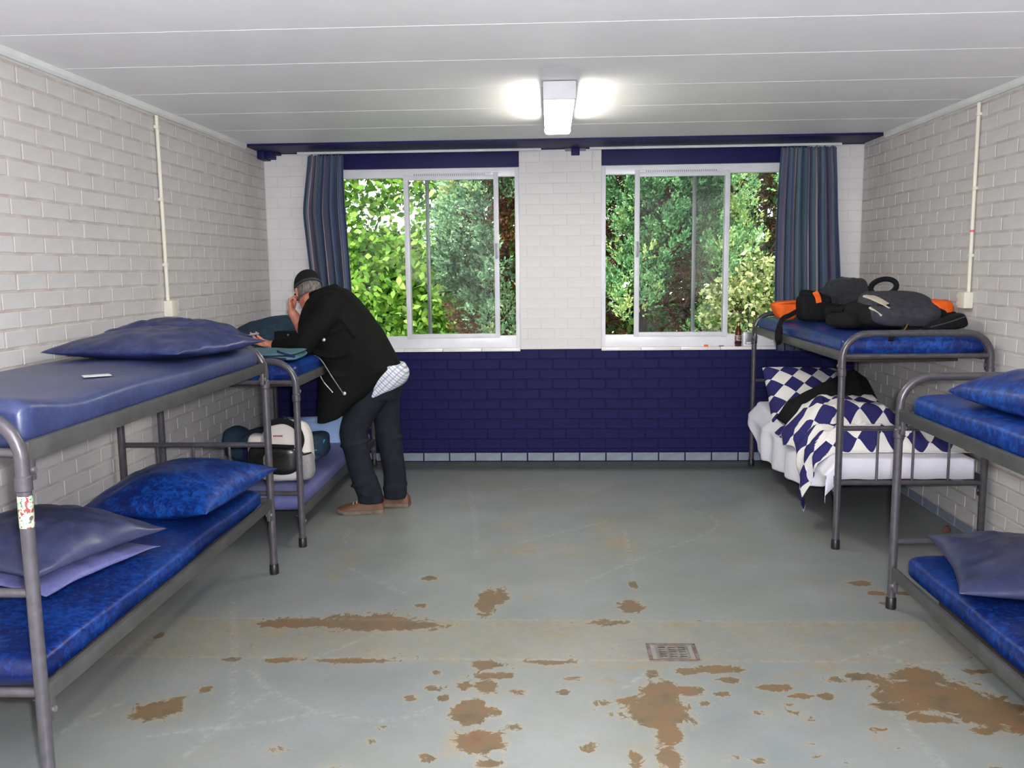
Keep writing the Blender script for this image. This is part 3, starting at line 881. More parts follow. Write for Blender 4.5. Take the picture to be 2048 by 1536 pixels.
# ---------------------------------------------------------------- pillows
def pillow_mesh(a, b, h, seed, edge=0.30, wr=0.008, pinch=0.09, dent=None, n=44, flat=0.55):
    us = [math.sin(math.pi / 2 * (-1 + 2 * i / (n - 1))) for i in range(n)]
    us = [0.35 * (-1 + 2 * i / (n - 1)) + 0.65 * u for i, u in enumerate(us)]
    v = []; uv = []
    def put(u, w, top):
        x = a * u * (1 - pinch * (1 - w * w))
        y = b * w * (1 - pinch * (1 - u * u))
        f = max(0.0, (1 - u ** 2) * (1 - w ** 2)) ** flat
        ze = edge * h + 0.012 * nz(u * 1.7, w * 1.7, seed + 2)
        if top:
            z = ze + (h - ze) * f
            rad = math.hypot(u, w)
            k = math.atan2(w, u)
            z += wr * f ** 0.3 * (nz(u * 4, w * 4, seed) + 0.9 * nz(k * 4.5, rad * 1.4, seed + 7) * min(1, rad * 1.2))
            if dent: z -= dent(u, w) * f
        else:
            z = ze * (1 - min(1, f * 1.5)) 
        v.append((x, y, z)); uv.append((x, y))
    for top in (True, False):
        for j in range(n):
            for i in range(n):
                put(us[i], us[j], top)
    f = []
    N = n * n
    for j in range(n - 1):
        for i in range(n - 1):
            q = j * n + i
            f.append((q, q + 1, q + n + 1, q + n))
            f.append((N + q, N + q + n, N + q + n + 1, N + q + 1))
    bd = [(0, i) for i in range(n)] + [(j, n - 1) for j in range(1, n)] + [(n - 1, i) for i in range(n - 2, -1, -1)] + [(j, 0) for j in range(n - 2, 0, -1)]
    bd = [j * n + i for j, i in bd]
    # weld the two sheets along the seam
    mp = {N + q: q for q in bd}
    f = [tuple(mp.get(q, q) for q in p) for p in f]
    return v, f, uv

def pillow(label, loc, a, b, h, m, seed, rz=0.0, tilt=(0, 0), group=None, uvs=None, **kw):
    v, f, uv = pillow_mesh(a, b, h, seed, **kw)
    o = link('pillow', mesh_from('pillow', v, f, m, True, uv), None, loc)
    o.rotation_euler = (math.radians(tilt[0]), math.radians(tilt[1]), math.radians(rz))
    return tag(o, label, 'pillow', group)
PG = 'loose pillows on the bunks'
pillow('slate blue pillow, left one of two on the upper near left bunk', (-1.755, 3.86, 1.176), 0.345, 0.33, 0.125, M['vinyl_slate_dark'], 11, rz=-14, group=PG, wr=0.012, pinch=0.05)
pillow('slate blue pillow, right one of two on the upper near left bunk', (-1.80, 4.215, 1.205), 0.30, 0.25, 0.115, M['vinyl_slate_dark'], 12, rz=12, tilt=(-5, 3), group=PG, wr=0.016)
pillow('lilac grey pillow underneath in the stack of two on the lower near left bunk', (-1.89, 3.06, 0.466), 0.310, 0.27, 0.075, M['vinyl_lilac'], 13, rz=-17, group=PG)
pillow('dull grey blue pillow lying on top of a paler pillow, lower near left bunk', (-1.885, 3.05, 0.530), 0.320, 0.30, 0.155, M['vinyl_grey'], 14, rz=-19, group=PG, wr=0.014, edge=0.22)
pillow('shiny royal blue pillow behind the grey pillows on the lower near left bunk', (-1.74, 3.94, 0.466), 0.335, 0.345, 0.195, M['vinyl_royal'], 15, rz=-8, tilt=(4, -3), group=PG)
pillow('plain light blue pillow at the window end of the lower far left bunk', (-1.74, 6.40, 0.27), 0.30, 0.20, 0.17, mat('cotton_light_blue', srgb(150, 178, 226), srgb(138, 166, 216), 5, 0.8, 0.2, 30), 16, tilt=(38, 0), group=PG)
pillow('mottled blue pillow on the upper near right bunk', (1.965, 3.12, 0.996), 0.36, 0.44, 0.185, M['vinyl_royal'], 17, rz=3, group=PG, pinch=0.03, flat=0.42, edge=0.22)
pillow('slate grey pillow on the lower near right bunk', (1.94, 3.47, 0.283), 0.35, 0.38, 0.145, M['vinyl_grey'], 18, rz=-14, group=PG, wr=0.014)

tag(MB().box(-0.045, 0.045, -0.032, 0.032, 0, 0.0012).build('paper_note', mat('paper', srgb(214, 213, 210), None, 4, 0.7), None, loc=(-1.61, 3.02, 1.184)), 'small white paper note lying on the upper near left mattress', 'note').rotation_euler = (0, 0, math.radians(35))
# ---------------------------------------------------------------- the garden outside
struct('ground', MB().box(-14, 14, BK + 0.01, 30, -0.2, -0.05), mat('lawn', srgb(84, 110, 52), srgb(60, 84, 38), 3, 0.9))

def foliage_material(name, stops, trans=0.3, rough=0.55):
    k = NT(name)
    at = k.n('ShaderNodeAttribute'); at.attribute_name = 'tint'
    c = k.ramp(at.outputs['Fac'], stops)
    k.color(c)
    k.rough(rough)
    k.b.inputs['Specular IOR Level'].default_value = 0.3
    if trans:
        tl = k.n('ShaderNodeBsdfTranslucent')
        k.l(c, tl.inputs[0])
        mx = k.n('ShaderNodeMixShader')
        mx.inputs[0].default_value = trans
        k.l(k.b.outputs[0], mx.inputs[1]); k.l(tl.outputs[0], mx.inputs[2])
        k.l(mx.outputs[0], k.out.inputs[0])
    return k.m

def rot_frames(n, dirs, rng, roll=None):
    """orthonormal frames whose local y axis follows dirs"""
    d = dirs / np.linalg.norm(dirs, axis=1, keepdims=True)
    h = rng.normal(size=(n, 3))
    x = np.cross(d, h); x /= np.linalg.norm(x, axis=1, keepdims=True)
    z = np.cross(x, d)
    return x, d, z

LEAF_V = np.array([(0, 0, 0), (0.24, 0.30, 0.05), (0.30, 0.55, 0.04), (0.0, 1.0, -0.06), (-0.30, 0.55, 0.04), (-0.24, 0.30, 0.05), (0, 0.5, -0.02)])
LEAF_F = np.array([(0, 1, 2, 6), (6, 2, 3, 3), (6, 3, 4, 4), (0, 6, 4, 5)])
LEAF_F = [(0, 1, 2, 6), (6, 2, 3), (6, 3, 4), (0, 6, 4, 5)]

def fast_mesh(name, V, F, m, tint):
    """V (n,k,3) copies of one template, F list of polygons of the template."""
    n, k, _ = V.shape
    me = bpy.data.meshes.new(name)
    lt = np.array([len(p) for p in F]); flat = np.concatenate([np.array(p) for p in F])
    loops = (flat[None, :] + (np.arange(n) * k)[:, None]).ravel()
    tot = np.tile(lt, n)
    me.vertices.add(n * k); me.vertices.foreach_set('co', V.reshape(-1).astype(np.float32))
    me.loops.add(len(loops)); me.loops.foreach_set('vertex_index', loops.astype(np.int32))
    me.polygons.add(len(tot))
    st = np.concatenate([[0], np.cumsum(tot)[:-1]])
    me.polygons.foreach_set('loop_start', st.astype(np.int32))
    me.update(calc_edges=True)
    me.validate()
    at = me.attributes.new('tint', 'FLOAT', 'POINT')
    at.data.foreach_set('value', np.repeat(tint, k).astype(np.float32))
    me.materials.append(m)
    return me

def leaves(name, P, dirs, size, tint, m, rng, parent, singles=0, eye=None):
    n = len(P)
    x, y, z = rot_frames(n, dirs, rng)
    s = size * rng.uniform(0.7, 1.25, n)
    L = LEAF_V
    V = P[:, None, :] + s[:, None, None] * (L[None, :, 0:1] * x[:, None, :] + L[None, :, 1:2] * y[:, None, :] + L[None, :, 2:3] * z[:, None, :])
    order = np.arange(n)
    if singles:
        order = np.argsort(P[:, 1] - s * 3)
        for i in order[:singles]:
            c = V[i].mean(0)
            me = mesh_from('leaf', V[i] - c, LEAF_F, m, smooth=False)
            at = me.attributes.new('tint', 'FLOAT', 'POINT')
            at.data.foreach_set('value', np.full(len(L), tint[i], dtype=np.float32))
            link('leaf', me, parent, tuple(c - np.array(parent.location)))
        order = order[singles:]
    V2 = V[order] - np.array(parent.location)[None, None, :]
    o = link(name, fast_mesh(name, V2, LEAF_F, m, tint[order]), parent)
    o['kind'] = 'stuff'
    return o

def branches(name, paths, m, parent):
    mb = MB()
    for pts, r in paths:
        pts = [Vector(p) - Vector(parent.location) for p in pts]
        n = len(pts)
        mb.tube(pts, [r * (1 - 0.7 * i / (n - 1)) for i in range(n)], 6)
    o = mb.build(name, m, parent)
    return o

BARK = mat('bark', srgb(70, 56, 46), srgb(44, 36, 32), 14, 0.9, 0.5, 40)

def broad_shrub():
    rng = np.random.default_rng(11)
    t = tag(empty('leafy_shrub', (-2.2, 10.3, -0.05)), 'tall bright green broadleaf shrub outside the left window', 'shrub')
    N = 34000
    X = rng.uniform(-4.6, 0.6, N); Z = rng.uniform(0.1, 3.6, N) ** 1.0
    # leaf clumps: noise-thinned, leaving holes to the sky in the upper right part
    keep = []
    for x, z in zip(X, Z):
        d = 0.62 + 0.9 * nz(x * 1.5, z * 1.5, 3.0) + 0.5 * nz(x * 4, z * 4, 9.0)
        hole = math.exp(-(((x + 1.62) / 0.30) ** 2 + ((z - 2.12) / 0.26) ** 2)) * 0.75 + 0.6 * math.exp(-(((x + 2.0) / 0.16) ** 2 + ((z - 2.1) / 0.12) ** 2))
        keep.append(rng.uniform() < min(1, max(0.8, d)) * max(0.0, 1 - hole))
    keep = np.array(keep)
    X, Z = X[keep], Z[keep]
    n = len(X)
    Y = 10.3 + np.array([0.55 * nz(x * 1.3, z * 1.3, 21.0) for x, z in zip(X, Z)]) + rng.normal(0, 0.28, n)
    P = np.stack([X, Y, Z], 1)
    dirs = np.stack([rng.normal(0, 0.8, n), rng.normal(-0.5, 0.45, n), rng.normal(-0.35, 0.5, n)], 1)
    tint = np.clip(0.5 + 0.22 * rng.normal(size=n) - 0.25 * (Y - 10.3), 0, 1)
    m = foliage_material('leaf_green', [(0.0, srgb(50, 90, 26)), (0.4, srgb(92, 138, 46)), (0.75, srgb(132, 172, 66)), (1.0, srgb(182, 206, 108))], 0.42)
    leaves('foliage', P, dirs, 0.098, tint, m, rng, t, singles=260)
    pts = []
    for i in range(16):
        x = rng.uniform(-4.3, 0.3)
        q = [(x, 10.5, -0.05)]
        for j in range(1, 6):
            q.append((x + j * rng.uniform(-0.12, 0.12), 10.5 + rng.uniform(-0.2, 0.2), j * 0.72))
        pts.append((q, 0.010))
    branches('stem', pts, BARK, t)
broad_shrub()

PL = []
def plume_template():
    """a feathery spray: a short stem with side shoots, each set with small scale-leaf blades"""
    r = random.Random(5)
    V = []; F = []
    for i in range(7):
        h = 0.10 + 0.12 * i
        az = i * 2.4
        el = math.radians(28 + 9 * i)
        L = 0.46 * (1 - 0.085 * i)
        d = Vector((math.cos(az) * math.cos(el), math.sin(el), 0.8 * math.sin(az) * math.cos(el))).normalized()
        b0 = Vector((0, h * 0.8, 0))
        for j in range(6):
            b = b0 + d * (L * (0.25 + 0.15 * j))
            a2 = r.uniform(0, 6.28)
            o = Vector((math.cos(a2), 0.25 + math.sin(a2) * 0.3, math.sin(a2)))
            e = (d * 0.9 + o * 0.75).normalized()
            sd = e.cross(Vector((r.uniform(-1, 1), r.uniform(-1, 1), r.uniform(-1, 1)))).normalized() * 0.040
            ln = 0.17 * (1 - 0.06 * j)
            k = len(V)
            V += [b, b + e * ln * 0.5 + sd, b + e * ln, b + e * ln * 0.5 - sd]
            F.append((k, k + 1, k + 2, k + 3))
    return np.array([tuple(p) for p in V]), F
PV, PF = plume_template()

def conifer(label, x, y, H, R, n, seed, tints, brown, bend=0.0, base=0.25):
    rng = np.random.default_rng(seed)
    t = tag(empty('conifer', (x, y, -0.05)), label, 'tree', 'evergreen trees beyond the windows')
    z = rng.uniform(0.05, 1.0, n) ** 0.95 * H
    az = rng.uniform(math.radians(-205), math.radians(25), n)       # the side towards the house
    prof = R * np.clip(1.12 - 0.55 * (z / H) ** 1.6, 0.05, None) * np.clip(0.35 + z / 1.2, 0.4, 1)
    lump = np.array([0.80 + 0.42 * nz(math.cos(a) * 2.2 + seed, math.sin(a) * 2.2, q * 1.5) for a, q in zip(az, z)])
    inner = rng.uniform(size=n) < brown
    rad = prof * lump * np.where(inner, rng.uniform(0.35, 0.72, n), rng.uniform(0.82, 1.0, n))
    P = np.stack([x + bend * z + rad * np.cos(az), y + rad * np.sin(az), z], 1)
    # gaps low down on the crown show dead brown wood
    gap = np.array([nz(p[0] * 1.4 + seed, p[2] * 1.1, 4.0) for p in P]) - np.clip((2.1 - z) * 0.16, -0.25, 0.3)
    keep = inner | (gap > -0.18)
    P, inner, az, z = P[keep], inner[keep], az[keep], z[keep]
    n = len(P)
    dirs = np.stack([0.55 * np.cos(az) + rng.normal(0, 0.38, n), 0.55 * np.sin(az) + rng.normal(0, 0.38, n), np.where(inner, rng.uniform(-0.3, 0.6, n), rng.uniform(0.55, 1.1, n))], 1)
    xx, yy, zz = rot_frames(n, dirs, rng)
    s = rng.uniform(0.17, 0.30, n) * np.where(inner, 0.85, 1.0)
    V = P[:, None, :] + s[:, None, None] * (PV[None, :, 0:1] * xx[:, None, :] + PV[None, :, 1:2] * yy[:, None, :] + PV[None, :, 2:3] * zz[:, None, :])
    V -= np.array(t.location)[None, None, :]
    tv = np.where(inner, rng.uniform(0.0, 0.22, n), np.clip(0.58 + 0.15 * rng.normal(size=n) + 0.62 * np.array([nz(p[0] * 1.1, p[1], p[2] * 1.1 + seed) for p in P]), 0.3, 1.0))  # random tint; its wide swing also paints in shade between the clumps
    m = foliage_material('conifer_%d' % seed, tints, 0.12, 0.7)
    o = link('foliage', fast_mesh('foliage', V, PF, m, tv), t)
    o['kind'] = 'stuff'
    tr = [([(x, y + 0.1, -0.05), (x + bend * H * 0.3, y + 0.05, H * 0.3), (x + bend * H, y, H * 0.95)], 0.085)]
    o2 = branches('trunk', tr, BARK, t)
    for i in range(9):
        a = rng.uniform(math.radians(-190), math.radians(10)); h0 = rng.uniform(0.3, 2.2)
        L = R * 0.8
        branches('branch', [([(x + bend * h0, y, h0), (x + bend * h0 + L * 0.5 * math.cos(a), y + L * 0.5 * math.sin(a), h0 + 0.3), (x + bend * h0 + L * math.cos(a), y + L * math.sin(a), h0 + 0.8)], 0.024)], BARK, t)
    return t
BG = [(0.0, srgb(74, 48, 30)), (0.2, srgb(112, 74, 46)), (0.3, srgb(44, 66, 42)), (0.55, srgb(112, 150, 112)), (0.8, srgb(156, 188, 146)), (1.0, srgb(186, 190, 128))]
GG = [(0.0, srgb(58, 40, 28)), (0.2, srgb(90, 60, 38)), (0.3, srgb(36, 62, 38)), (0.55, srgb(94, 144, 94)), (0.8, srgb(140, 184, 124)), (1.0, srgb(170, 192, 116))]
conifer('grey green conifer with brown dead twigs outside the left window', -0.42, 9.35, 4.2, 0.82, 4200, 3, BG, 0.26, bend=-0.03)
conifer('dark green conifer outside, left part of the right window', 1.00, 9.55, 4.4, 0.95, 4400, 7, GG, 0.27)
conifer('tall green conifer outside, middle of the right window', 2.05, 10.2, 4.6, 1.05, 4400, 9, GG, 0.2)
conifer('green conifer outside behind the right curtain', 3.35, 9.9, 4.4, 1.0, 3000, 13, GG, 0.2)

def variegated():
    rng = np.random.default_rng(21)
    t = tag(empty('variegated_shrub', (1.98, 8.45, -0.05)), 'pale cream and green leafy shrub low in the right window', 'shrub')
    n = 5200
    d = rng.normal(size=(n, 3)); d /= np.linalg.norm(d, axis=1, keepdims=True)
    r = rng.uniform(0.55, 1.0, n) ** 0.5
    lump = np.array([0.82 + 0.42 * nz(*(q * 1.8)) for q in d])
    P = np.array((1.98, 8.45, 0.98)) + d * (r * lump)[:, None] * np.array((0.62, 0.48, 0.80))
    P = P[P[:, 2] > 0.0]; n = len(P)
    dirs = np.stack([rng.normal(0, 0.7, n), rng.normal(-0.4, 0.5, n), rng.normal(0.1, 0.6, n)], 1)
    tint = rng.uniform(size=n)
    m = foliage_material('leaf_variegated', [(0.0, srgb(66, 96, 40)), (0.35, srgb(112, 136, 66)), (0.55, srgb(178, 184, 122)), (1.0, srgb(222, 220, 172))], 0.3)
    leaves('foliage', P, dirs, 0.055, tint, m, rng, t, singles=0)
    branches('stem', [([(1.98 + dx, 8.45, -0.05), (1.98 + 1.5 * dx, 8.42, 0.6), (1.98 + 2.4 * dx, 8.4, 1.3)], 0.014) for dx in (-0.16, -0.05, 0.08, 0.17)], BARK, t)
variegated()

def hedge():
    rng = np.random.default_rng(31)
    t = tag(empty('dark_hedge', (0.5, 12.6, -0.05)), 'dark green hedge far behind the conifers', 'hedge')
    n = 26000
    X = rng.uniform(-4.5, 6.0, n); Z = rng.uniform(0, 1, n) * np.where(X > -0.75, 5.0, 1.75 + 0.3 * np.sin(X * 2))
    Y = 12.6 + rng.normal(0, 0.22, n)
    P = np.stack([X, Y, Z], 1)
    dirs = np.stack([rng.normal(0, 0.8, n), rng.normal(-0.4, 0.5, n), rng.normal(-0.2, 0.6, n)], 1)
    m = foliage_material('leaf_dark', [(0.0, srgb(28, 50, 24)), (0.6, srgb(54, 84, 36)), (1.0, srgb(110, 146, 60))], 0.25)
    leaves('foliage', P, dirs, 0.19, rng.uniform(size=n), m, rng, t)
    branches('stem', [([(x, 12.6, -0.05), (x + 0.1, 12.6, 0.8), (x - 0.05, 12.6, 1.6)], 0.03) for x in np.arange(-4, 6, 1.1)], BARK, t)
hedge()
# ---------------------------------------------------------------- soft things
def superell(a, b, c, ex=0.5, ez=0.6, n=28, m=18, fn=None):
    """closed rounded block; fn(p, dir) may displace"""
    v = [(0, 0, -c)]
    for j in range(1, m):
        ph = -math.pi / 2 + math.pi * j / m
        cp, sp = math.cos(ph), math.sin(ph)
        cp_ = abs(cp) ** ez; sp_ = math.copysign(abs(sp) ** ez, sp)
        for i in range(n):
            t = 2 * math.pi * i / n
            ct, s = math.cos(t), math.sin(t)
            v.append((a * cp_ * math.copysign(abs(ct) ** ex, ct), b * cp_ * math.copysign(abs(s) ** ex, s), c * sp_))
    v.append((0, 0, c))
    f = []
    for i in range(n):
        f.append((0, 1 + (i + 1) % n, 1 + i))
    for j in range(m - 2):
        for i in range(n):
            q = (i + 1) % n
            f.append((1 + j * n + i, 1 + j * n + q, 1 + (j + 1) * n + q, 1 + (j + 1) * n + i))
    L = len(v) - 1
    for i in range(n):
        f.append((L, 1 + (m - 2) * n + i, 1 + (m - 2) * n + (i + 1) % n))
    if fn:
        v = [fn(Vector(p)) for p in v]
    return [tuple(p) for p in v], f

def lumpy(amp, sc, seed):
    return lambda p: p * (1 + amp * nz(p.x * sc, p.y * sc, p.z * sc + seed))

def place(v, loc, rx=0, ry=0, rz=0):
    R = (Matrix.Rotation(math.radians(rz), 3, 'Z') @ Matrix.Rotation(math.radians(ry), 3, 'Y') @ Matrix.Rotation(math.radians(rx), 3, 'X'))
    return [tuple(R @ Vector(p) + Vector(loc)) for p in v]

def fabric(name, c1, c2=None, rough=0.85, scale=30, bump=0.25):
    return mat(name, c1, c2, scale, rough, bump, 60, spec=0.2)
F_BLACK = fabric('cloth_black', srgb(24, 24, 26), srgb(17, 17, 19))
F_CHAR = fabric('cloth_charcoal', srgb(66, 66, 74), srgb(54, 54, 62))
F_ORANGE = fabric('cloth_orange', srgb(232, 104, 36), srgb(214, 86, 24), 0.6)
F_TEAL = fabric('cloth_teal', srgb(46, 68, 84), srgb(38, 56, 72))
F_TEAL_L = fabric('cloth_pale_teal', srgb(84, 120, 130), srgb(70, 104, 116))
F_NAVY = fabric('cloth_navy', srgb(28, 32, 72), srgb(24, 28, 62))
F_BEIGE = fabric('cloth_beige', srgb(196, 190, 172), srgb(184, 178, 160))
F_CYAN = fabric('piping_cyan', srgb(44, 160, 182))
F_WHITE = fabric('cloth_white', srgb(232, 230, 238), srgb(222, 220, 232), 0.8, 6, 0.3)

def strap(name, pts, w, th, m, parent=None, up=(0, 0, 1), loc=None, n=8, xf=None):
    """flat webbing band following pts, wide across the band"""
    P = catmull(pts, n)
    if loc is not None:
        P = [p - Vector(loc) for p in P]
    rings = []
    up = Vector(up)
    for i, p in enumerate(P):
        t = (P[min(i + 1, len(P) - 1)] - P[max(i - 1, 0)]).normalized()
        sd = t.cross(up)
        if sd.length < 1e-4: sd = t.cross(Vector((1, 0.3, 0)))
        sd.normalize(); no = sd.cross(t).normalized()
        rings.append([p + sd * w / 2 + no * th / 2, p - sd * w / 2 + no * th / 2, p - sd * w / 2 - no * th / 2, p + sd * w / 2 - no * th / 2])
    mb = MB().rings(rings)
    if xf:
        mb.v = place(mb.v, *xf)
    return mb.build(name, m, parent, smooth=True, angle=50)

# ---- right far bunk: sheet, duvet, pillow, jacket
def checks():
    k = NT('checked_cotton')
    uv = k.n('ShaderNodeUVMap')
    mp = k.n('ShaderNodeMapping')
    mp.inputs['Rotation'].default_value = (0, 0, math.radians(45))
    mp.inputs['Scale'].default_value = (10.4, 10.4, 1)
    k.l(uv.outputs[0], mp.inputs[0])
    ck = k.n('ShaderNodeTexChecker')
    ck.inputs['Scale'].default_value = 1.0
    ck.inputs['Color1'].default_value = srgb(44, 42, 96)
    ck.inputs['Color2'].default_value = srgb(226, 222, 216)
    k.l(mp.outputs[0], ck.inputs['Vector'])
    k.color(ck.outputs['Color'])
    k.rough(0.85)
    k.b.inputs['Specular IOR Level'].default_value = 0.2
    return k.m
M['checks'] = checks()

def grid_obj(name, P, nu, nv, m, uv=None, thick=0.0, loc=(0, 0, 0), subd=0):
    f = [(j * nu + i, j * nu + i + 1, (j + 1) * nu + i + 1, (j + 1) * nu + i) for j in range(nv - 1) for i in range(nu - 1)]
    v = [(p[0] - loc[0], p[1] - loc[1], p[2] - loc[2]) for p in P]
    o = link(name, mesh_from(name, v, f, m, True, uv), None, loc)
    if thick:
        s = o.modifiers.new('s', 'SOLIDIFY'); s.thickness = thick; s.offset = 1
    if subd:
        s = o.modifiers.new('d', 'SUBSURF'); s.levels = subd; s.render_levels = subd
    return o

def white_sheet():
    nu, nv = 90, 110
    P = []
    for j in range(nv):
        t = j / (nv - 1); Y = 4.742 + t * 1.90
        drop = np.interp(Y, [4.74, 4.80, 4.95, 5.3, 5.8, 6.15, 6.35, 6.5, 6.64], [0.10, 0.12, 0.17, 0.235, 0.265, 0.275, 0.25, 0.17, 0.09])
        for i in range(nu):
            s = i / (nu - 1)
            total = 0.74 + drop
            q = s * total
            rise = 0.03 * max(0, (Y - 6.4) / 0.24) 
            if q < 0.70:
                x = 2.292 - q; z = 0.4885 + rise + 0.004 * nz(x * 9, Y * 6, 2)
            elif q < 0.74:
                a = (q - 0.70) / 0.04 * math.pi / 2
                x = 1.592 - 0.034 * math.sin(a); z = 0.4885 + rise - 0.034 * (1 - math.cos(a))
            else:
                d = q - 0.74
                fold = 0.016 * math.sin(Y * 17 + 1.5 * nz(Y * 3, 0, 4)) + 0.014 * nz(Y * 7, d * 4, 8)
                x = 1.552 - 0.052 * min(1, d / 0.06) + fold * min(1, d / 0.12)
                z = 0.4545 + rise - d + 0.01 * nz(Y * 9, d * 3, 5)
            if j < 4:
                k = (3 - j)
                z -= [0.0, 0.004, 0.020, 0.108][k]; Yy = 4.752 - (0.006 if k == 3 else 0.0)
            else:
                Yy = Y
            P.append((x, Yy, z))
    o = grid_obj('bed_sheet', P, nu, nv, F_WHITE, thick=0.002, loc=(1.93, 5.7, 0.48))
    return tag(o, 'white bed sheet hanging over the edge of the lower far right bunk', 'bed sheet')
white_sheet()

def duvet():
    nu, nv = 150, 120
    P = []; uv = []; HS = []
    for j in range(nv):
        t = j / (nv - 1); Y = 4.90 + t * 0.95
        hang = 0.04 + 0.34 * math.exp(-((Y - 5.12) / 0.13) ** 2) + 0.04 * math.exp(-((Y - 5.5) / 0.15) ** 2)
        top = 0.79
        acc = 0.0; prev = None
        for i in range(nu):
            s = i / (nu - 1)
            q = s * (top + hang)
            # bunched shape of the duvet, rolls running along X
            x = 2.345 - q if q < top else 1.555
            w = max(0, min(1, (x - 1.50) / 0.25))
            yy = Y + 0.05 * nz(x * 2.4, Y * 2.0, 11)
            front = 0.115 * math.exp(-((yy - 5.03) / 0.085) ** 2) + 0.10 * math.exp(-((yy - 5.19) / 0.07) ** 2)
            big = 0.225 * math.exp(-((yy - 5.47) / 0.165) ** 4)
            big *= 0.45 + 0.55 * min(1, max(0, (x - 1.50) / 0.18)) - 0.45 * max(0, min(1, (x - 2.02) / 0.12))
            roll2 = 0.10 * math.exp(-((yy - 5.30 - 0.15 * (x - 1.9)) / 0.06) ** 2)
            h = max(front, big, roll2) * (1 - 0.25 * max(0, (x - 2.15) / 0.2))
            r1 = 0.018 * (1 - abs(nz(x * 7.5 + 2 * nz(x * 3, Y * 3, 2), Y * 6.0, 3)) * 3.0)
            r2 = 0.006 * nz(x * 18, Y * 15, 6)
            edge = min(1, t / 0.05, (1 - t) / 0.05) * min(1, s / 0.04)
            h = max(0.004, (h + (r1 + r2) * min(1, h * 12 + 0.15)) * edge)
            if q < top:
                p = [x, Y, 0.492 + h]
                if x < 1.60:
                    k = (1.60 - x) / 0.045
                    p[2] -= 0.02 * min(1, max(0, k)) ** 2
            else:
                d = q - top
                p = [1.548 - 0.045 * min(1, d / 0.04) - 0.02 * math.sin(d * 14 + Y * 22) * min(1, d / 0.1) - 0.02 * nz(Y * 11, d * 9, 9) - h * 0.25, Y + 0.10 * (5.14 - Y) * (d / 0.3), 0.47 + 0.6 * h * max(0, 1 - d / 0.12) - d]
            p[1] += 0.018 * nz(x * 6, Y * 5, 15)
            if prev is not None:
                acc += math.dist(prev, p)
            prev = p
            P.append(tuple(p)); uv.append((q, 0)); HS.append(max(front, big, roll2))
    # arc length along Y as well, so the checks follow the folds
    A = np.array(P).reshape(nv, nu, 3)
    hs = np.array(HS).reshape(nv, nu).mean(1)
    dy = np.concatenate([[0], np.cumsum(np.hypot(np.diff(hs), 0.95 / (nv - 1)))])[:, None] * np.ones((1, nu))
    U = np.array(uv).reshape(nv, nu, 2)
    U[:, :, 1] = dy * 0.95
    o = grid_obj('duvet', P, nu, nv, M['checks'], uv=U.reshape(-1, 2), thick=0.004, loc=(1.93, 5.4, 0.49))
    return tag(o, 'crumpled navy and white checked duvet spilling off the lower far right bunk', 'duvet')
duvet()
pillow('navy and white checked pillow at the window end of the lower right bunk', (1.835, 6.30, 0.545), 0.30, 0.27, 0.20, M['checks'], 31, pinch=0.03, flat=0.42, rz=4, tilt=(52, 2), group=PG)

def jacket_heap():
    nu, nv = 70, 50
    P = []
    for j in range(nv):
        t = j / (nv - 1)
        for i in range(nu):
            s = i / (nu - 1)
            x = 1.545 + s * 0.60
            # a ridge that climbs over the duvet towards the wall
            ridge = np.interp(x, [1.5, 1.62, 1.8, 1.98, 2.06, 2.15], [0.10, 0.17, 0.265, 0.345, 0.30, 0.12])
            y = 5.79 + (t - 0.5) * 0.44 + 0.03 * nz(x * 5, t * 3, 2)
            k = math.sin(math.pi * t) ** 0.6
            e = min(1, s / 0.06, (1 - s) / 0.08)
            z = 0.500 + max(0.0, ridge * k * e ** 0.6 + 0.02 * nz(x * 11, y * 12, 4) * k)
            P.append((x, y, z))
    o = grid_obj('jacket', P, nu, nv, F_BLACK, thick=0.004, loc=(1.8, 5.85, 0.5))
    return tag(o, 'black jacket thrown between the checked pillow and duvet', 'jacket')
jacket_heap()

# ---- right far bunk: things on top
ZT = 1.168
def camera_bag():
    o = (1.765, 5.98, ZT)
    t = tag(empty('camera_bag', o), 'black boxy bag with an orange flash on the upper far right bunk', 'bag')
    v, f = superell(0.105, 0.085, 0.088, 0.35, 0.4, fn=lumpy(0.05, 9, 2))
    MB().add(place(v, (0, 0, 0.088)), f).build('body', F_BLACK, t)
    v, f = superell(0.07, 0.06, 0.035, 0.5, 0.5, fn=lumpy(0.12, 14, 5))
    MB().add(place(v, (-0.02, 0.0, 0.168), 0, 10, 0), f).build('lid', F_BLACK, t)
    v, f = superell(0.085, 0.06, 0.06, 0.5, 0.6, fn=lumpy(0.1, 12, 8))
    MB().add(place(v, (0.12, -0.06, 0.058)), f).build('side_pocket', F_BLACK, t)
    strap('orange_flash', [(-0.012, -0.064, 0.196), (0.0, -0.083, 0.165), (0.008, -0.093, 0.125)], 0.035, 0.006, F_ORANGE, t, up=(0, 1, 0.2))
    P = [(-0.10, -0.05, 0.08), (-0.17, -0.07, 0.045), (-0.225, -0.09, 0.02), (-0.255, -0.10, -0.05), (-0.262, -0.11, -0.11), (-0.247, -0.10, -0.135), (-0.238, -0.09, -0.10), (-0.236, -0.07, -0.03)]
    strap('strap', P, 0.032, 0.004, F_BLACK, t, up=(0, 1, 0))
camera_bag()

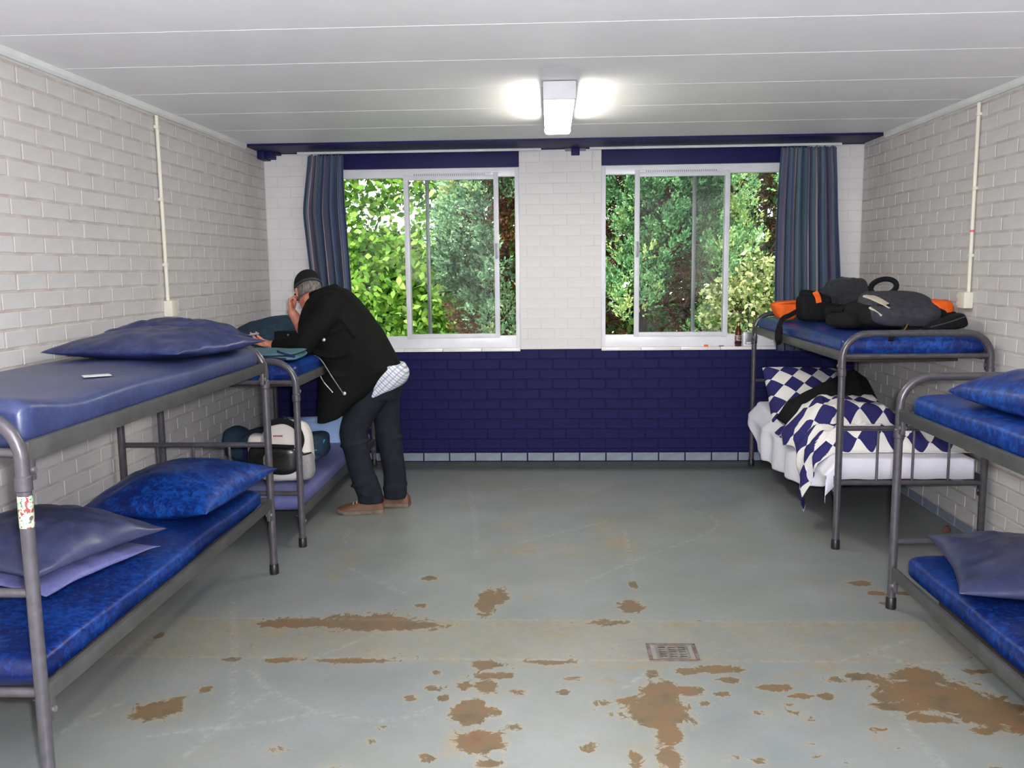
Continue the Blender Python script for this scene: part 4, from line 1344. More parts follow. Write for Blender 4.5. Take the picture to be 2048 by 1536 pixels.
def orange_pouch():
    t = tag(empty('orange_pouch', (1.615, 6.10, ZT)), 'bright orange pouch beside the black bag on the upper right bunk', 'pouch')
    v, f = superell(0.085, 0.07, 0.062, 0.5, 0.5, fn=lambda p: Vector((p.x * (1 + 0.35 * p.z / 0.06), p.y, p.z)) * (1 + 0.06 * nz(p.x * 14, p.y * 14, p.z * 14)))
    MB().add(place(v, (0, 0, 0.064)), f).build('pouch_body', F_ORANGE, t)
    v, f = superell(0.087, 0.072, 0.010, 0.5, 0.6)
    MB().add(place(v, (0, 0, 0.122), 0, -4, 0), f).build('flap', F_ORANGE, t)
orange_pouch()

def plastic_bag():
    k = NT('grey_plastic_film')
    k.color(srgb(64, 67, 72)); k.rough(0.2)
    k.bump(k.noise(k.coords(), 24, 6, 0.7, 0.8), 1.0, 0.05)
    def fn(p):
        return p * (1 + 0.22 * nz(p.x * 9, p.y * 9, p.z * 9) + 0.10 * nz(p.x * 22, p.y * 22, p.z * 22))
    v, f = superell(0.17, 0.14, 0.145, 0.8, 0.8, 60, 40, fn)
    v = [(x, y, max(z, -0.135)) for x, y, z in v]
    tag(MB().add(v, f).build('plastic_bag', k.m, None, loc=(2.06, 6.22, ZT + 0.136)), 'crumpled shiny grey plastic bag by the curtain on the upper right bunk', 'bag')
plastic_bag()

def rucksack():
    o = (2.03, 5.27, ZT)
    t = tag(empty('rucksack', o), 'black and charcoal rucksack with orange end lying on the upper right bunk', 'backpack')
    def fn(p):
        q = p * (1 + 0.05 * nz(p.x * 7, p.y * 7, p.z * 7))
        return Vector((q.x, q.y, q.z * (1 - 0.25 * (p.x / 0.27)) if q.z > 0 else q.z))
    v, f = superell(0.27, 0.20, 0.075, 0.55, 0.6, 40, 22, fn)
    MB().add(place(v, (0, 0, 0.077), 0, 0, 6), f).build('body', F_BLACK, t)
    v, f = superell(0.215, 0.165, 0.055, 0.6, 0.5, 36, 20, lumpy(0.05, 8, 3))
    MB().add(place(v, (-0.01, -0.085, 0.120), 24, 2, 4), f).build('front_panel', F_CHAR, t)
    v, f = superell(0.075, 0.085, 0.060, 0.7, 0.7, fn=lumpy(0.2, 16, 9))
    MB().add(place(v, (0.225, -0.045, 0.105)), f).build('orange_pocket', F_ORANGE, t)
    v, f = superell(0.055, 0.09, 0.045, 0.6, 0.6, fn=lumpy(0.15, 14, 4))
    MB().add(place(v, (0.265, -0.06, 0.055)), f).build('end_flap', F_BLACK, t)
    v, f = superell(0.12, 0.06, 0.045, 0.6, 0.6, fn=lumpy(0.15, 14, 14))
    MB().add(place(v, (0.06, 0.10, 0.145)), f).build('lid', F_BLACK, t)
    strap('beige_stripe', [(-0.175, 0.075, 0.040), (-0.145, 0.0, 0.053), (-0.095, -0.10, 0.046)], 0.050, 0.010, F_BEIGE, t, xf=((-0.01, -0.085, 0.120), 24, 2, 4))
    strap('beige_stripe', [(-0.195, -0.06, 0.030), (-0.175, -0.10, 0.030), (-0.150, -0.135, 0.020)], 0.032, 0.010, F_BEIGE, t, xf=((-0.01, -0.085, 0.120), 24, 2, 4))
    v, f = superell(0.10, 0.12, 0.045, 0.6, 0.6, fn=lumpy(0.12, 10, 6))
    MB().add(place(v, (-0.27, 0.0, 0.048), 0, 0, 20), f).build('hip_pad', F_BLACK, t)
    strap('shoulder_strap', [(-0.30, 0.10, 0.10), (-0.14, 0.24, 0.14), (-0.03, 0.30, 0.17)], 0.06, 0.014, F_BLACK, t)
    strap('webbing', [(-0.02, -0.24, 0.03), (-0.10, -0.38, 0.010), (-0.19, -0.50, -0.004), (-0.215, -0.545, 0.010), (-0.235, -0.57, -0.03)], 0.028, 0.003, F_BLACK, t)
    strap('yellow_cord', [(-0.02, -0.245, 0.038), (-0.09, -0.38, 0.018), (-0.175, -0.50, 0.004)], 0.006, 0.004, fabric('cord_ochre', srgb(150, 122, 48)), t)
    strap('webbing', [(-0.05, -0.24, 0.02), (0.10, -0.25, 0.012), (0.24, -0.22, 0.02)], 0.022, 0.004, F_BLACK, t)
    # padded loop of the carrying handle standing up
    ring = []
    for i in range(25):
        a = 2 * math.pi * i / 24
        ring.append((0.040 + 0.078 * math.cos(a), 0.30 + 0.02 * math.sin(a), 0.232 + 0.048 * math.sin(a) + 0.012 * math.cos(a)))
    MB().tube(ring[:-1], 0.017, 8, closed=True).build('handle_loop', F_BLACK, t)
rucksack()

def black_pouch():
    t = tag(empty('black_pouch', (2.17, 4.96, ZT)), 'small black pouch by the end rail of the upper right bunk', 'pouch')
    def fn(p):
        k = (p.x + 0.11) / 0.22
        return Vector((p.x, p.y, p.z * (0.35 + 0.9 * k))) * (1 + 0.06 * nz(p.x * 18, p.y * 18, p.z * 18))
    v, f = superell(0.115, 0.07, 0.045, 0.5, 0.5, fn=fn)
    v = [(p[0] * 0.9, p[1], p[2] * 0.85) for p in v]
    MB().add(place(v, (0.02, 0, 0.042), 0, -14, 0), f).build('pouch_body', F_BLACK, t)
    strap('zip', [(-0.09, -0.072, 0.03), (0.0, -0.078, 0.055), (0.09, -0.073, 0.085)], 0.006, 0.003, F_CHAR, t, up=(0, -1, 0))
black_pouch()

# ---- left far bunk
def white_backpack():
    o = (-1.605, 5.10, 0.296)
    t = tag(empty('day_pack', o), 'off-white backpack with black pocket on the lower far left bunk', 'backpack')
    wht = fabric('nylon_offwhite', srgb(214, 208, 200), srgb(202, 196, 190), 0.6, 10, 0.4)
    gry = fabric('mesh_grey', srgb(150, 148, 146), srgb(136, 134, 132), 0.8, 60)
    vin = mat('black_vinyl', srgb(20, 21, 20), srgb(15, 16, 15), 12, 0.24, 0.5, 22)
    def fn(p):
        k = (p.z + 0.18) / 0.36
        q = Vector((p.x * (1.0 - 0.42 * max(0, k - 0.35) ** 1.3) + 0.035 * k * k, p.y * (1 - 0.2 * k), p.z))
        return q * (1 + 0.035 * nz(p.x * 10, p.y * 10, p.z * 10 + 3))
    v, f = superell(0.172, 0.10, 0.182, 0.5, 0.55, 44, 30, fn)
    MB().add(place(v, (0, 0, 0.180), -6, 0, 4), f).build('body', wht, t)
    def fp(p):
        return p * (1 + 0.05 * nz(p.x * 12, p.y * 12, p.z * 12 + 1))
    v, f = superell(0.150, 0.045, 0.088, 0.5, 0.45, 40, 22, fp)
    MB().add(place(v, (-0.035, -0.082, 0.142), -3, 3, 4), f).build('front_pocket', vin, t)
    strap('pocket_lid_edge', [(-0.18, -0.115, 0.232), (-0.03, -0.132, 0.235), (0.10, -0.112, 0.225)], 0.016, 0.010, F_BLACK, t, up=(0, -1, 0))
    strap('buckle_strap', [(-0.045, -0.134, 0.20), (-0.055, -0.140, 0.13), (-0.05, -0.128, 0.06), (-0.048, -0.112, 0.012)], 0.028, 0.006, F_BLACK, t, up=(0, -1, 0))
    MB().tube(catmull([(-0.052, -0.143, 0.195), (-0.070, -0.145, 0.17), (-0.072, -0.146, 0.135), (-0.062, -0.143, 0.115)], 5), 0.006, 6).build('buckle', mat('buckle_grey', srgb(150, 150, 140), None, 8, 0.2, metal=0.4), t)
    strap('zip', [(-0.07, -0.075, 0.355), (0.03, -0.065, 0.368), (0.105, -0.068, 0.33), (0.135, -0.078, 0.26), (0.120, -0.088, 0.19), (0.150, -0.07, 0.15)], 0.034, 0.008, F_BLACK, t, up=(0.2, -1, 0.3))
    v, f = superell(0.05, 0.07, 0.085, 0.6, 0.6, fn=lumpy(0.06, 14, 5))
    MB().add(place(v, (0.140, -0.035, 0.095)), f).build('side_pocket', gry, t)
    strap('pocket_hem', [(0.110, -0.095, 0.172), (0.15, -0.098, 0.174), (0.185, -0.06, 0.178)], 0.008, 0.006, F_BLACK, t, up=(0, -1, 0))
    v, f = superell(0.05, 0.06, 0.075, 0.6, 0.6, fn=lumpy(0.06, 14, 8))
    MB().add(place(v, (-0.150, -0.02, 0.21)), f).build('side_pocket', wht, t)
    strap('grab_loop', [(-0.02, -0.02, 0.352), (0.02, -0.035, 0.392), (0.06, -0.02, 0.356)], 0.022, 0.006, F_BLACK, t)
    # small embroidered badge: a yellow blot and a short red word-like line
    MB().add(place(superell(0.020, 0.002, 0.013, 0.9, 0.9, 12, 8)[0], (-0.055, -0.1005, 0.283), -12, -8, 0), superell(0.020, 0.002, 0.013, 0.9, 0.9, 12, 8)[1]).build('badge', fabric('badge_yellow', srgb(206, 208, 70)), t)
    for i in range(5):
        x = -0.026 + i * 0.0115
        MB().box(x, x + 0.008, -0.1035, -0.0955, 0.281, 0.290, 0.001).build('badge_letter', fabric('badge_red', srgb(176, 96, 96)), t)
white_backpack()

def teal_bag():
    o = (-1.80, 5.60, 0.296)
    t = tag(empty('holdall', o), 'dark teal holdall behind the white backpack, lower far left bunk', 'bag')
    def fn(p):
        sag = 0.75 + 0.45 * nz(p.x * 4 + 3, 1.0, 2.0)
        return Vector((p.x, p.y, p.z * sag if p.z > 0 else p.z)) * (1 + 0.12 * nz(p.x * 9, p.y * 9, p.z * 9 + 2))
    v, f = superell(0.335, 0.165, 0.115, 0.6, 0.6, 56, 30, fn)
    MB().add(place(v, (0, 0, 0.118), 0, 0, -6), f).build('body', F_TEAL, t)
    v, f = superell(0.085, 0.12, 0.070, 0.7, 0.7, 36, 20, lumpy(0.16, 14, 7))
    MB().add(place(v, (-0.25, -0.03, 0.165), 0, 18, 0), f).build('bunched_top', F_TEAL, t)
    v, f = superell(0.08, 0.10, 0.082, 0.7, 0.6, 36, 20, lumpy(0.08, 14, 3))
    MB().add(place(v, (0.275, -0.06, 0.125), 0, 0, 0), f).build('end_pocket', F_TEAL, t)
    MB().tube(catmull([(0.225, -0.152, 0.185), (0.25, -0.17, 0.13), (0.292, -0.166, 0.108), (0.325, -0.14, 0.125), (0.345, -0.12, 0.17)], 6), 0.0045, 6).build('piping', F_CYAN, t)
    strap('handle', [(-0.16, -0.16, 0.13), (-0.15, -0.185, 0.06), (-0.09, -0.19, 0.03), (0.0, -0.18, 0.05)], 0.03, 0.005, F_NAVY, t, up=(0, -1, 0))
teal_bag()

pillow('dark teal cushion by the wall behind the hand, upper far left bunk', (-1.84, 5.92, 1.046), 0.34, 0.24, 0.19, F_TEAL, 41, rz=12, tilt=(12, -4), group=PG)
def folded_towel():
    o = (-1.63, 4.98, 1.044)
    t = tag(empty('folded_towel', o), 'pale teal folded towel with navy bands on the upper left bunk', 'towel')
    def slab(a, b, z0, h, seed):
        v, f = superell(a, b, h / 2, 0.3, 0.5, 40, 14, lambda p: Vector((p.x + 0.02 * nz(p.x * 5, p.y * 5, seed), p.y, p.z + 0.008 * nz(p.x * 8, p.y * 8, seed))))
        return place(v, (0, 0, z0 + h / 2)), f
    MB().add(*slab(0.20, 0.19, 0.0, 0.026, 1)).build('fold', F_TEAL_L, t)
    MB().add(*slab(0.185, 0.175, 0.026, 0.020, 2)).build('fold', F_TEAL_L, t)
    strap('navy_band', [(-0.19, -0.192, 0.014), (0.0, -0.200, 0.022), (0.16, -0.19, 0.012)], 0.012, 0.006, F_NAVY, t, up=(0, -1, 0))
    strap('navy_band', [(0.10, -0.15, 0.054), (0.13, -0.165, 0.044), (0.20, -0.15, 0.022)], 0.012, 0.006, F_NAVY, t, up=(0, -1, 0.5))
folded_towel()
def black_case():
    t = tag(empty('binocular_case', (-1.70, 5.66, 1.046)), 'flat black case on the upper left bunk beside the raised forearm', 'case')
    MB().box(-0.095, 0.095, -0.05, 0.05, 0.028, 0.108, 0.010).build('case_body', F_BLACK, t)
    MB().box(-0.098, 0.098, -0.053, 0.053, 0.0, 0.029, 0.006).build('base_cloth', fabric('cloth_straw', srgb(150, 140, 96), srgb(132, 122, 84)), t)
    MB().tube([(0.0, -0.051, 0.085), (0.0, -0.054, 0.085)], 0.006, 10).build('snap', M['steel_bolt'], t)
black_case()

# ---------------------------------------------------------------- sill, wall and pier things
def bottle():
    x, y, z = 1.470, D + 0.018, ZS + 0.010
    t = tag(empty('beer_bottle', (x, y, z)), 'brown glass beer bottle with a pale label on the window sill', 'bottle')
    k = NT('brown_glass')
    k.color(srgb(104, 46, 24)); k.rough(0.08)
    k.b.inputs['Transmission Weight'].default_value = 0.45
    pr = [(0.004, 0.0), (0.024, 0.0), (0.026, 0.004), (0.026, 0.105), (0.023, 0.125), (0.013, 0.152), (0.0115, 0.185), (0.0135, 0.187), (0.0135, 0.194), (0.011, 0.196)]
    MB().lathe(pr, 0, 0, 20).build('glass', k.m, t)
    k2 = NT('bottle_label')
    v = k2.coords('Object')
    k2.color(k2.ramp(k2.noise(v, 55, 2), [(0.42, srgb(176, 168, 160)), (0.58, srgb(96, 52, 40))]))
    MB().lathe([(0.0265, 0.045), (0.0268, 0.046), (0.0268, 0.088), (0.0265, 0.089)], 0, 0, 20).build('label', k2.m, t)
    MB().lathe([(0.0268, 0.022), (0.0271, 0.0225), (0.0271, 0.036), (0.0268, 0.0365)], 0, 0, 20).build('label', F_NAVY, t)
    MB().lathe([(0.0128, 0.160), (0.0130, 0.161), (0.0127, 0.178), (0.012, 0.179)], 0, 0, 16).build('neck_foil', mat('foil_gold', srgb(186, 160, 110), None, 20, 0.3, metal=0.6), t)
bottle()
def flask():
    t = tag(empty('hip_flask', (1.553, D + 0.02, ZS + 0.010)), 'grey steel hip flask in a white case beside the brown bottle', 'flask')
    MB().box(-0.046, 0.046, -0.006, 0.014, 0.0, 0.112, 0.008).build('white_case', M['white_gloss'], t)
    MB().box(-0.030, 0.040, -0.016, -0.005, 0.016, 0.108, 0.006).build('steel_body', mat('brushed_steel', srgb(138, 136, 134), srgb(122, 120, 118), 30, 0.4, metal=0.6), t)
    MB().tube([(-0.005, 0.003, 0.111), (-0.005, 0.003, 0.124)], 0.009, 12).build('screw_cap', M['aluminium'], t)
    MB().box(-0.022, 0.014, -0.0175, -0.0155, 0.020, 0.034, 0.0008).build('plate', M['white_gloss'], t)
flask()
def sill_bits():
    t = tag(MB().lathe([(0.017, 0.0), (0.0175, 0.003), (0.0165, 0.013), (0.014, 0.0155)], 0, 0, 18).build('bottle_cap', mat('orange_plastic', srgb(226, 112, 48), None, 8, 0.4), None, loc=(1.218, D + 0.0, ZS + 0.010)), 'small orange bottle cap on the right window sill', 'cap')
    o = tag(MB().box(-0.018, 0.018, -0.008, 0.008, 0, 0.010, 0.003).build('lighter', mat('lighter_grey', srgb(122, 112, 106), None, 8, 0.4), None, loc=(1.336, D + 0.002, ZS + 0.010)), 'small grey brown lighter on the sill between cap and bottle', 'lighter')
    MB().box(0.017, 0.022, -0.006, 0.006, 0.002, 0.009, 0.001).build('metal_top', M['steel_bolt'], o)
sill_bits()
def pier_box():
    t = tag(empty('sensor_box', (0.195, D - 0.002, 2.42)), 'small blue painted box on a plate at the top of the pier', 'box')
    MB().box(-0.075, 0.085, -0.010, 0.0, 0.004, 0.030, 0.003).build('plate', mat('pale_blue_plate', srgb(120, 122, 150), None, 6, 0.5), t)
    MB().box(-0.028, 0.036, -0.045, -0.0, -0.028, 0.026, 0.004).build('box_body', M['blue_paint'], t)
    tag(MB().tube(catmull([(0.335, D - 0.012, 2.425), (0.327, D - 0.008, 2.39), (0.330, D - 0.006, 2.34), (0.326, D - 0.006, 2.285)], 6), 0.0022, 6).build('pull_cord', F_BEIGE), 'thin pale cord hanging from the rail on the white pier', 'cord')
pier_box()

def wall_socket(label, x, sx, y, dys, spot=None):
    t = tag(empty('wall_socket', (x, y, 1.335)), label, 'socket')
    a, b = sorted((x, x + sx * 0.052)); a -= x; b -= x
    MB().box(a, b, -0.042, 0.042, -0.046, 0.046, 0.006).build('socket_box', M['cream_plastic'], t)
    a2, b2 = sorted((0, sx * 0.030))
    ys = sorted((dys * 0.043, dys * 0.088))
    MB().box(a2, b2, ys[0], ys[1], -0.042, 0.042, 0.005).build('side_plate', M['cream_plastic'], t)
    for z in (-0.021, 0.021):
        MB().lathe([(0.013, 0), (0.014, 0.004), (0.012, 0.012)], 0, 0, 14).build('plug_cap', M['white_gloss'], t).matrix_local = Matrix.Translation((sx * 0.028, dys * 0.066, z)) @ Matrix.Rotation(math.radians(90 * sx), 4, 'Y')
    MB().tube([(sx * 0.014, -0.010 * dys, 0.046), (sx * 0.014, -0.010 * dys, 1.082)], 0.0105, 10).build('conduit', M['cream_plastic'], t)
    for z in (0.25, 0.62, 1.02):
        MB().box(min(0, sx * 0.027), max(0, sx * 0.027), -0.010 * dys - 0.013, -0.010 * dys + 0.013, z - 0.009, z + 0.009, 0.003).build('clip', M['cream_plastic'], t)
    if spot:
        MB().tube([(sx * 0.014, -0.010 * dys, spot - 0.007), (sx * 0.014, -0.010 * dys, spot + 0.007)], 0.0112, 10).build('red_mark', mat('red_mark', srgb(226, 120, 126), None, 6, 0.6), t)
wall_socket('cream socket and conduit on the left wall', XL, 1, 5.00, 1)
wall_socket('cream socket and conduit on the right wall', XR, -1, 5.09, 1, 0.385)
# ---------------------------------------------------------------- the man leaning on the bunk
JK= [(1.443, -1.411, -1.335), (1.427, -1.437, -1.285), (1.405, -1.466, -1.252), (1.359, -1.516, -1.209), (1.296, -1.55, -1.155), (1.218, -1.576, -1.097), (1.155, -1.582, -1.052), (1.092, -1.565, -1.019), (1.028, -1.511, -0.986), (0.974, -1.462, -0.959), (0.933, -1.454, -0.938), (0.911, -1.452, -0.961), (0.869, -1.453, -1.013), (0.822, -1.452, -1.065), (0.764, -1.451, -1.137), (0.71, -1.453, -1.222), (0.662, -1.455, -1.275), (0.623, -1.454, -1.325), (0.601, -1.455, -1.393)]
SH= [(0.954, -1.153, -0.928), (0.909, -1.155, -0.901), (0.878, -1.166, -0.899), (0.836, -1.157, -0.916), (0.798, -1.149, -0.964), (0.766, -1.137, -1.048), (0.754, -1.131, -1.087)]
NL= [(0.793, -1.216, -0.978), (0.729, -1.247, -1.028), (0.624, -1.315, -1.104), (0.57, -1.333, -1.138), (0.522, -1.341, -1.159), (0.473, -1.336, -1.167), (0.392, -1.314, -1.156), (0.278, -1.292, -1.131), (0.161, -1.255, -1.087), (0.108, -1.237, -1.076), (0.069, -1.232, -1.07)]
FL_= [(0.773, -1.182, -0.981), (0.708, -1.152, -0.979), (0.577, -1.146, -0.983), (0.478, -1.133, -0.976), (0.398, -1.119, -0.965), (0.219, -1.092, -0.947), (0.111, -1.096, -0.944), (0.064, -1.094, -0.945)]
HP= [(0.919, -1.145, -0.915), (0.864, -1.185, -0.916), (0.8, -1.219, -0.944), (0.736, -1.254, -0.965)]

def slices(rows, yc, yh, ex=2.4, n=36):
    """rings from horizontal slices (z, x0, x1); yc / yh: functions of z"""
    out = []
    for z, a, b in rows:
        c, w = (a + b) / 2, (b - a) / 2
        r = []
        for k in range(n):
            t = 2 * math.pi * k / n
            ct, st = math.cos(t), math.sin(t)
            r.append((c + w * math.copysign(abs(ct) ** (2 / ex), ct), yc(z) + yh(z) * math.copysign(abs(st) ** (2 / ex), st), z))
        out.append(r)
    return out

def lerp(pts):
    zs = [p[0] for p in pts]; vs = [p[1] for p in pts]
    return lambda z: float(np.interp(z, zs, vs))

def limb(mb, pts, rs, n=14, sub=5):
    P = catmull(pts, sub)
    R_ = np.interp(np.linspace(0, len(pts) - 1, len(P)), range(len(rs)), rs)
    mb.tube(P, list(R_), n)
    for p, r in ((P[0], R_[0]), (P[-1], R_[-1])):
        v, f = superell(r, r, r, 1, 1, 12, 8)
        mb.add(place(v, p), f)

def frame(d, up):
    d = Vector(d).normalized(); r = d.cross(Vector(up)).normalized(); u = r.cross(d).normalized()
    return d, r, u

def hand(mb, wrist, d, nrm, curls, thumb_side, scale=1.0, spread=0.10, thumb=None):
    """d: along the palm, nrm: the palm's inner side; curls per finger (radians at each knuckle)"""
    wrist = Vector(wrist)
    d = Vector(d).normalized(); nrm = Vector(nrm); nrm = (nrm - d * nrm.dot(d)).normalized()
    s = d.cross(nrm) * thumb_side          # towards the thumb
    L, W, T = 0.092 * scale, 0.041 * scale, 0.014 * scale
    rings = []
    for t, w, th in ((-0.15, 0.62, 1.15), (0.1, 0.75, 1.2), (0.45, 0.98, 1.15), (0.8, 1.0, 1.0), (1.0, 0.95, 0.8)):
        c = wrist + d * L * t
        rings.append([c + s * W * w * math.cos(a) + nrm * T * th * math.sin(a) for a in [2 * math.pi * k / 14 for k in range(14)]])
    mb.rings(rings)
    lens = [(0.036, 0.024, 0.019), (0.041, 0.027, 0.020), (0.038, 0.025, 0.020), (0.029, 0.019, 0.017)]
    for i in range(4):
        off = (0.72 - 0.48 * i) * W
        b = wrist + d * L * 0.88 + s * off
        dd = (d + s * spread * (1.5 - i)).normalized()
        pts = [b]; q = b; ang = 0
        for j, ln in enumerate(lens[i]):
            ang += curls[i] * (0.9, 1.1, 0.8)[j]
            v = dd * math.cos(ang) + nrm * math.sin(ang)
            q = q + v * ln * scale
            pts.append(q)
        mb.tube(catmull(pts, 3), [0.0092 * scale * (1 - 0.028 * k) for k in range(10)], 9)
        v, f = superell(0.0066 * scale, 0.0066 * scale, 0.0066 * scale, 1, 1, 9, 6)
        mb.add(place(v, pts[-1]), f)
    tb = wrist + d * L * 0.18 + s * W * 0.75
    td = thumb if thumb is not None else (d * 0.62 + s * 0.70 + nrm * 0.35)
    td = Vector(td).normalized()
    t2 = (td * 0.85 + d * 0.5).normalized()
    pts = [tb, tb + td * 0.040 * scale, tb + td * 0.040 * scale + t2 * 0.030 * scale, tb + td * 0.040 * scale + t2 * 0.055 * scale]
    mb.tube(catmull(pts, 3), [0.0135 * scale, 0.013 * scale, 0.012 * scale, 0.0112 * scale, 0.0108 * scale, 0.0104 * scale, 0.010 * scale, 0.0094 * scale, 0.0088 * scale, 0.0070 * scale], 10)

def build_man():
    skin = mat('skin', srgb(206, 138, 112), srgb(188, 116, 94), 22, 0.5, 0.1, 60)
    HC_ = Vector((-1.530, 5.530, 1.406))
    fd, rt, up = frame((-0.46, 0.78, -0.46), (0, 0, 1))
    # ---- body: one continuous skin
    b = MB()
    def H(r, f, u): return HC_ + rt * r + fd * f + up * u
    rings = []
    for u, hw, f0, f1 in ((-0.118, 0.022, 0.030, 0.078), (-0.108, 0.040, -0.005, 0.090), (-0.085, 0.054, -0.045, 0.092), (-0.05, 0.064, -0.078, 0.092), (-0.01, 0.072, -0.096, 0.094), (0.03, 0.076, -0.102, 0.096), (0.065, 0.073, -0.098, 0.088), (0.095, 0.060, -0.080, 0.066), (0.113, 0.036, -0.048, 0.034), (0.119, 0.010, -0.02, 0.01)):
        c = (f0 + f1) / 2; w = (f1 - f0) / 2
        rings.append([H(hw * math.cos(a), c + w * math.sin(a), u) for a in [2 * math.pi * k / 24 for k in range(24)]])
    b.rings(rings)
    # nose, brow, lips, chin, ears
    b.tube([H(0, 0.088, 0.012), H(0, 0.105, -0.012), H(0, 0.119, -0.032)], [0.007, 0.009, 0.0125], 10)
    v, f = superell(0.0125, 0.012, 0.009, 1, 1, 10, 8); b.add(place(v, H(0, 0.112, -0.035)), f)
    b.tube([H(-0.045, 0.078, 0.024), H(0, 0.096, 0.022), H(0.045, 0.078, 0.024)], [0.008, 0.009, 0.008], 8)
    b.tube([H(-0.022, 0.090, -0.064), H(0, 0.098, -0.063), H(0.022, 0.090, -0.064)], [0.005, 0.007, 0.005], 8)
    b.tube([H(-0.018, 0.089, -0.074), H(0, 0.096, -0.074), H(0.018, 0.089, -0.074)], [0.005, 0.007, 0.005], 8)
    v, f = superell(0.02, 0.02, 0.016, 1, 1, 10, 8); b.add(place(v, H(0, 0.085, -0.100)), f)
    for s in (-1, 1):
        b.tube([H(s * 0.072, -0.004, 0.022), H(s * 0.083, -0.018, 0.016), H(s * 0.084, -0.022, -0.008), H(s * 0.076, -0.008, -0.032)], [0.008, 0.010, 0.010, 0.008], 8)
    limb(b, [H(0, -0.035, -0.06), (-1.450, 5.485, 1.350), (-1.395, 5.47, 1.30)], [0.060, 0.060, 0.072])
    limb(b, [(-1.39, 5.47, 1.30), (-1.28, 5.47, 1.16), (-1.15, 5.48, 0.99), (-1.06, 5.49, 0.87)], [0.125, 0.145, 0.135, 0.13], 18)
    limb(b, [(-1.36, 5.33, 1.31), (-1.36, 5.47, 1.33), (-1.38, 5.61, 1.31)], [0.075, 0.09, 0.075])
    limb(b, [(-1.08, 5.43, 0.82), (-1.245, 5.42, 0.50), (-1.165, 5.42, 0.10)], [0.075, 0.052, 0.036])
    limb(b, [(-1.06, 5.56, 0.82), (-1.05, 5.56, 0.48), (-1.02, 5.56, 0.10)], [0.075, 0.052, 0.036])
    # far (right) arm: elbow on the mattress, fist against the face
    limb(b, [(-1.38, 5.64, 1.29), (-1.475, 5.64, 1.17), (-1.560, 5.60, 1.085)], [0.055, 0.048, 0.040])
    limb(b, [(-1.568, 5.585, 1.090), (-1.595, 5.56, 1.18), (-1.632, 5.53, 1.262), (-1.644, 5.525, 1.282)], [0.040, 0.040, 0.031, 0.029], 14)
    hand(b, (-1.643, 5.525, 1.276), (-0.10, 0.0, 1.0), (0.9, 0.1, 0.1), (1.05, 1.1, 1.15, 1.2), 1, 1.02, 0.05, thumb=(0.45, -0.30, 0.85))
    # near (left) arm along the mattress, palm up
    limb(b, [(-1.36, 5.30, 1.29), (-1.42, 5.24, 1.19), (-1.475, 5.20, 1.098)], [0.055, 0.048, 0.040])
    limb(b, [(-1.475, 5.205, 1.092), (-1.60, 5.26, 1.088), (-1.715, 5.31, 1.092)], [0.042, 0.037, 0.028])
    hand(b, (-1.712, 5.308, 1.092), (-0.93, 0.12, 0.22), (-0.15, -0.30, 0.95), (0.16, 0.22, 0.28, 0.34), -1, 1.0, 0.22, thumb=(-0.55, 0.2, 0.75))
    me = set_mat(fuse(b, 0.0045, 3, 0.5), skin)
    org = Vector((-1.10, 5.48, 0.0))
    me.transform(Matrix.Translation(-org))
    man = tag(link('person', me, None, org), 'man in black cap, black jacket and dark jeans leaning on the upper bunk', 'person')
    def child(name, mb, m, voxel=None, it=5, parent=man):
        if voxel:
            q = set_mat(fuse(mb, voxel, it, 0.5), m)
            off = org if parent is man else Vector(parent.location) + org
            q.transform(Matrix.Translation(-off))
            return link(name, q, parent)
        off = org
        mb.v = [tuple(Vector(p) - off) for p in mb.v]
        return mb.build(name, m, parent, angle=60)
    # eyes
    for s in (-1, 1):
        mb = MB(); v, f = superell(0.011, 0.011, 0.011, 1, 1, 12, 8)
        mb.add(place(v, H(s * 0.031, 0.082, 0.005)), f)
        e = child('eye', mb, mat('eye_white', srgb(226, 222, 216), None, 5, 0.2))
    # grey hair round the back and sides, under the cap
    hb = MB(); rg = []
    for u, g, lo in ((0.060, 1.02, 0), (0.03, 1.06, 0), (-0.005, 1.07, 0), (-0.030, 1.05, 1), (-0.045, 1.0, 2)):
        r = []
        for k in range(29):
            a = math.radians(158) + math.radians(224) * k / 28       # open towards the face
            hw = 0.0755 * g; back = 0.103 * g
            edge = 0.0 if 2 < k < 26 else 0.004
            r.append((H(hw * math.cos(a), -0.004 + back * math.sin(a) * (1.0 if math.sin(a) < 0 else 0.9), u)))
        rg.append(r)
    vv = [p for r in rg for p in r]; ff = []
    for i in range(len(rg) - 1):
        for k in range(28):
            ff.append((i * 29 + k, i * 29 + k + 1, (i + 1) * 29 + k + 1, (i + 1) * 29 + k))
    hb.add(vv, ff)
    hair = child('hair', hb, mat('grey_hair', srgb(128, 122, 113), srgb(72, 64, 56), 90, 0.7, 0.8, 160, stretch=(1, 1, 0.25)))
    md = hair.modifiers.new('s', 'SOLIDIFY'); md.thickness = 0.012; md.offset = 1
    # cap with crown, band, button, brim and strap at the back
    cp = MB(); rg = []
    for i in range(13):
        t = i / 12 * math.pi / 2
        cu, cr = math.sin(t) ** 0.85, math.cos(t) ** 0.75
        rg.append([H(0.0855 * cr * math.cos(a), -0.004 + 0.114 * cr * math.sin(a), 0.028 + 0.112 * cu + 0.012 * max(0, math.sin(a)) * cr) for a in [2 * math.pi * k / 36 for k in range(36)]])
    cp.rings(rg)
    cap = child('cap', cp, fabric('cap_black', srgb(30, 29, 29), srgb(22, 21, 22)))
    def sub(name, mb, m, parent):
        mb.v = [tuple(Vector(p) - org) for p in mb.v]
        return mb.build(name, m, parent, angle=60)
    mb = MB(); v, f = superell(0.008, 0.008, 0.005, 1, 1, 10, 6); mb.add(place(v, H(0, -0.004, 0.143)), f)
    sub('button', mb, F_BLACK, cap)
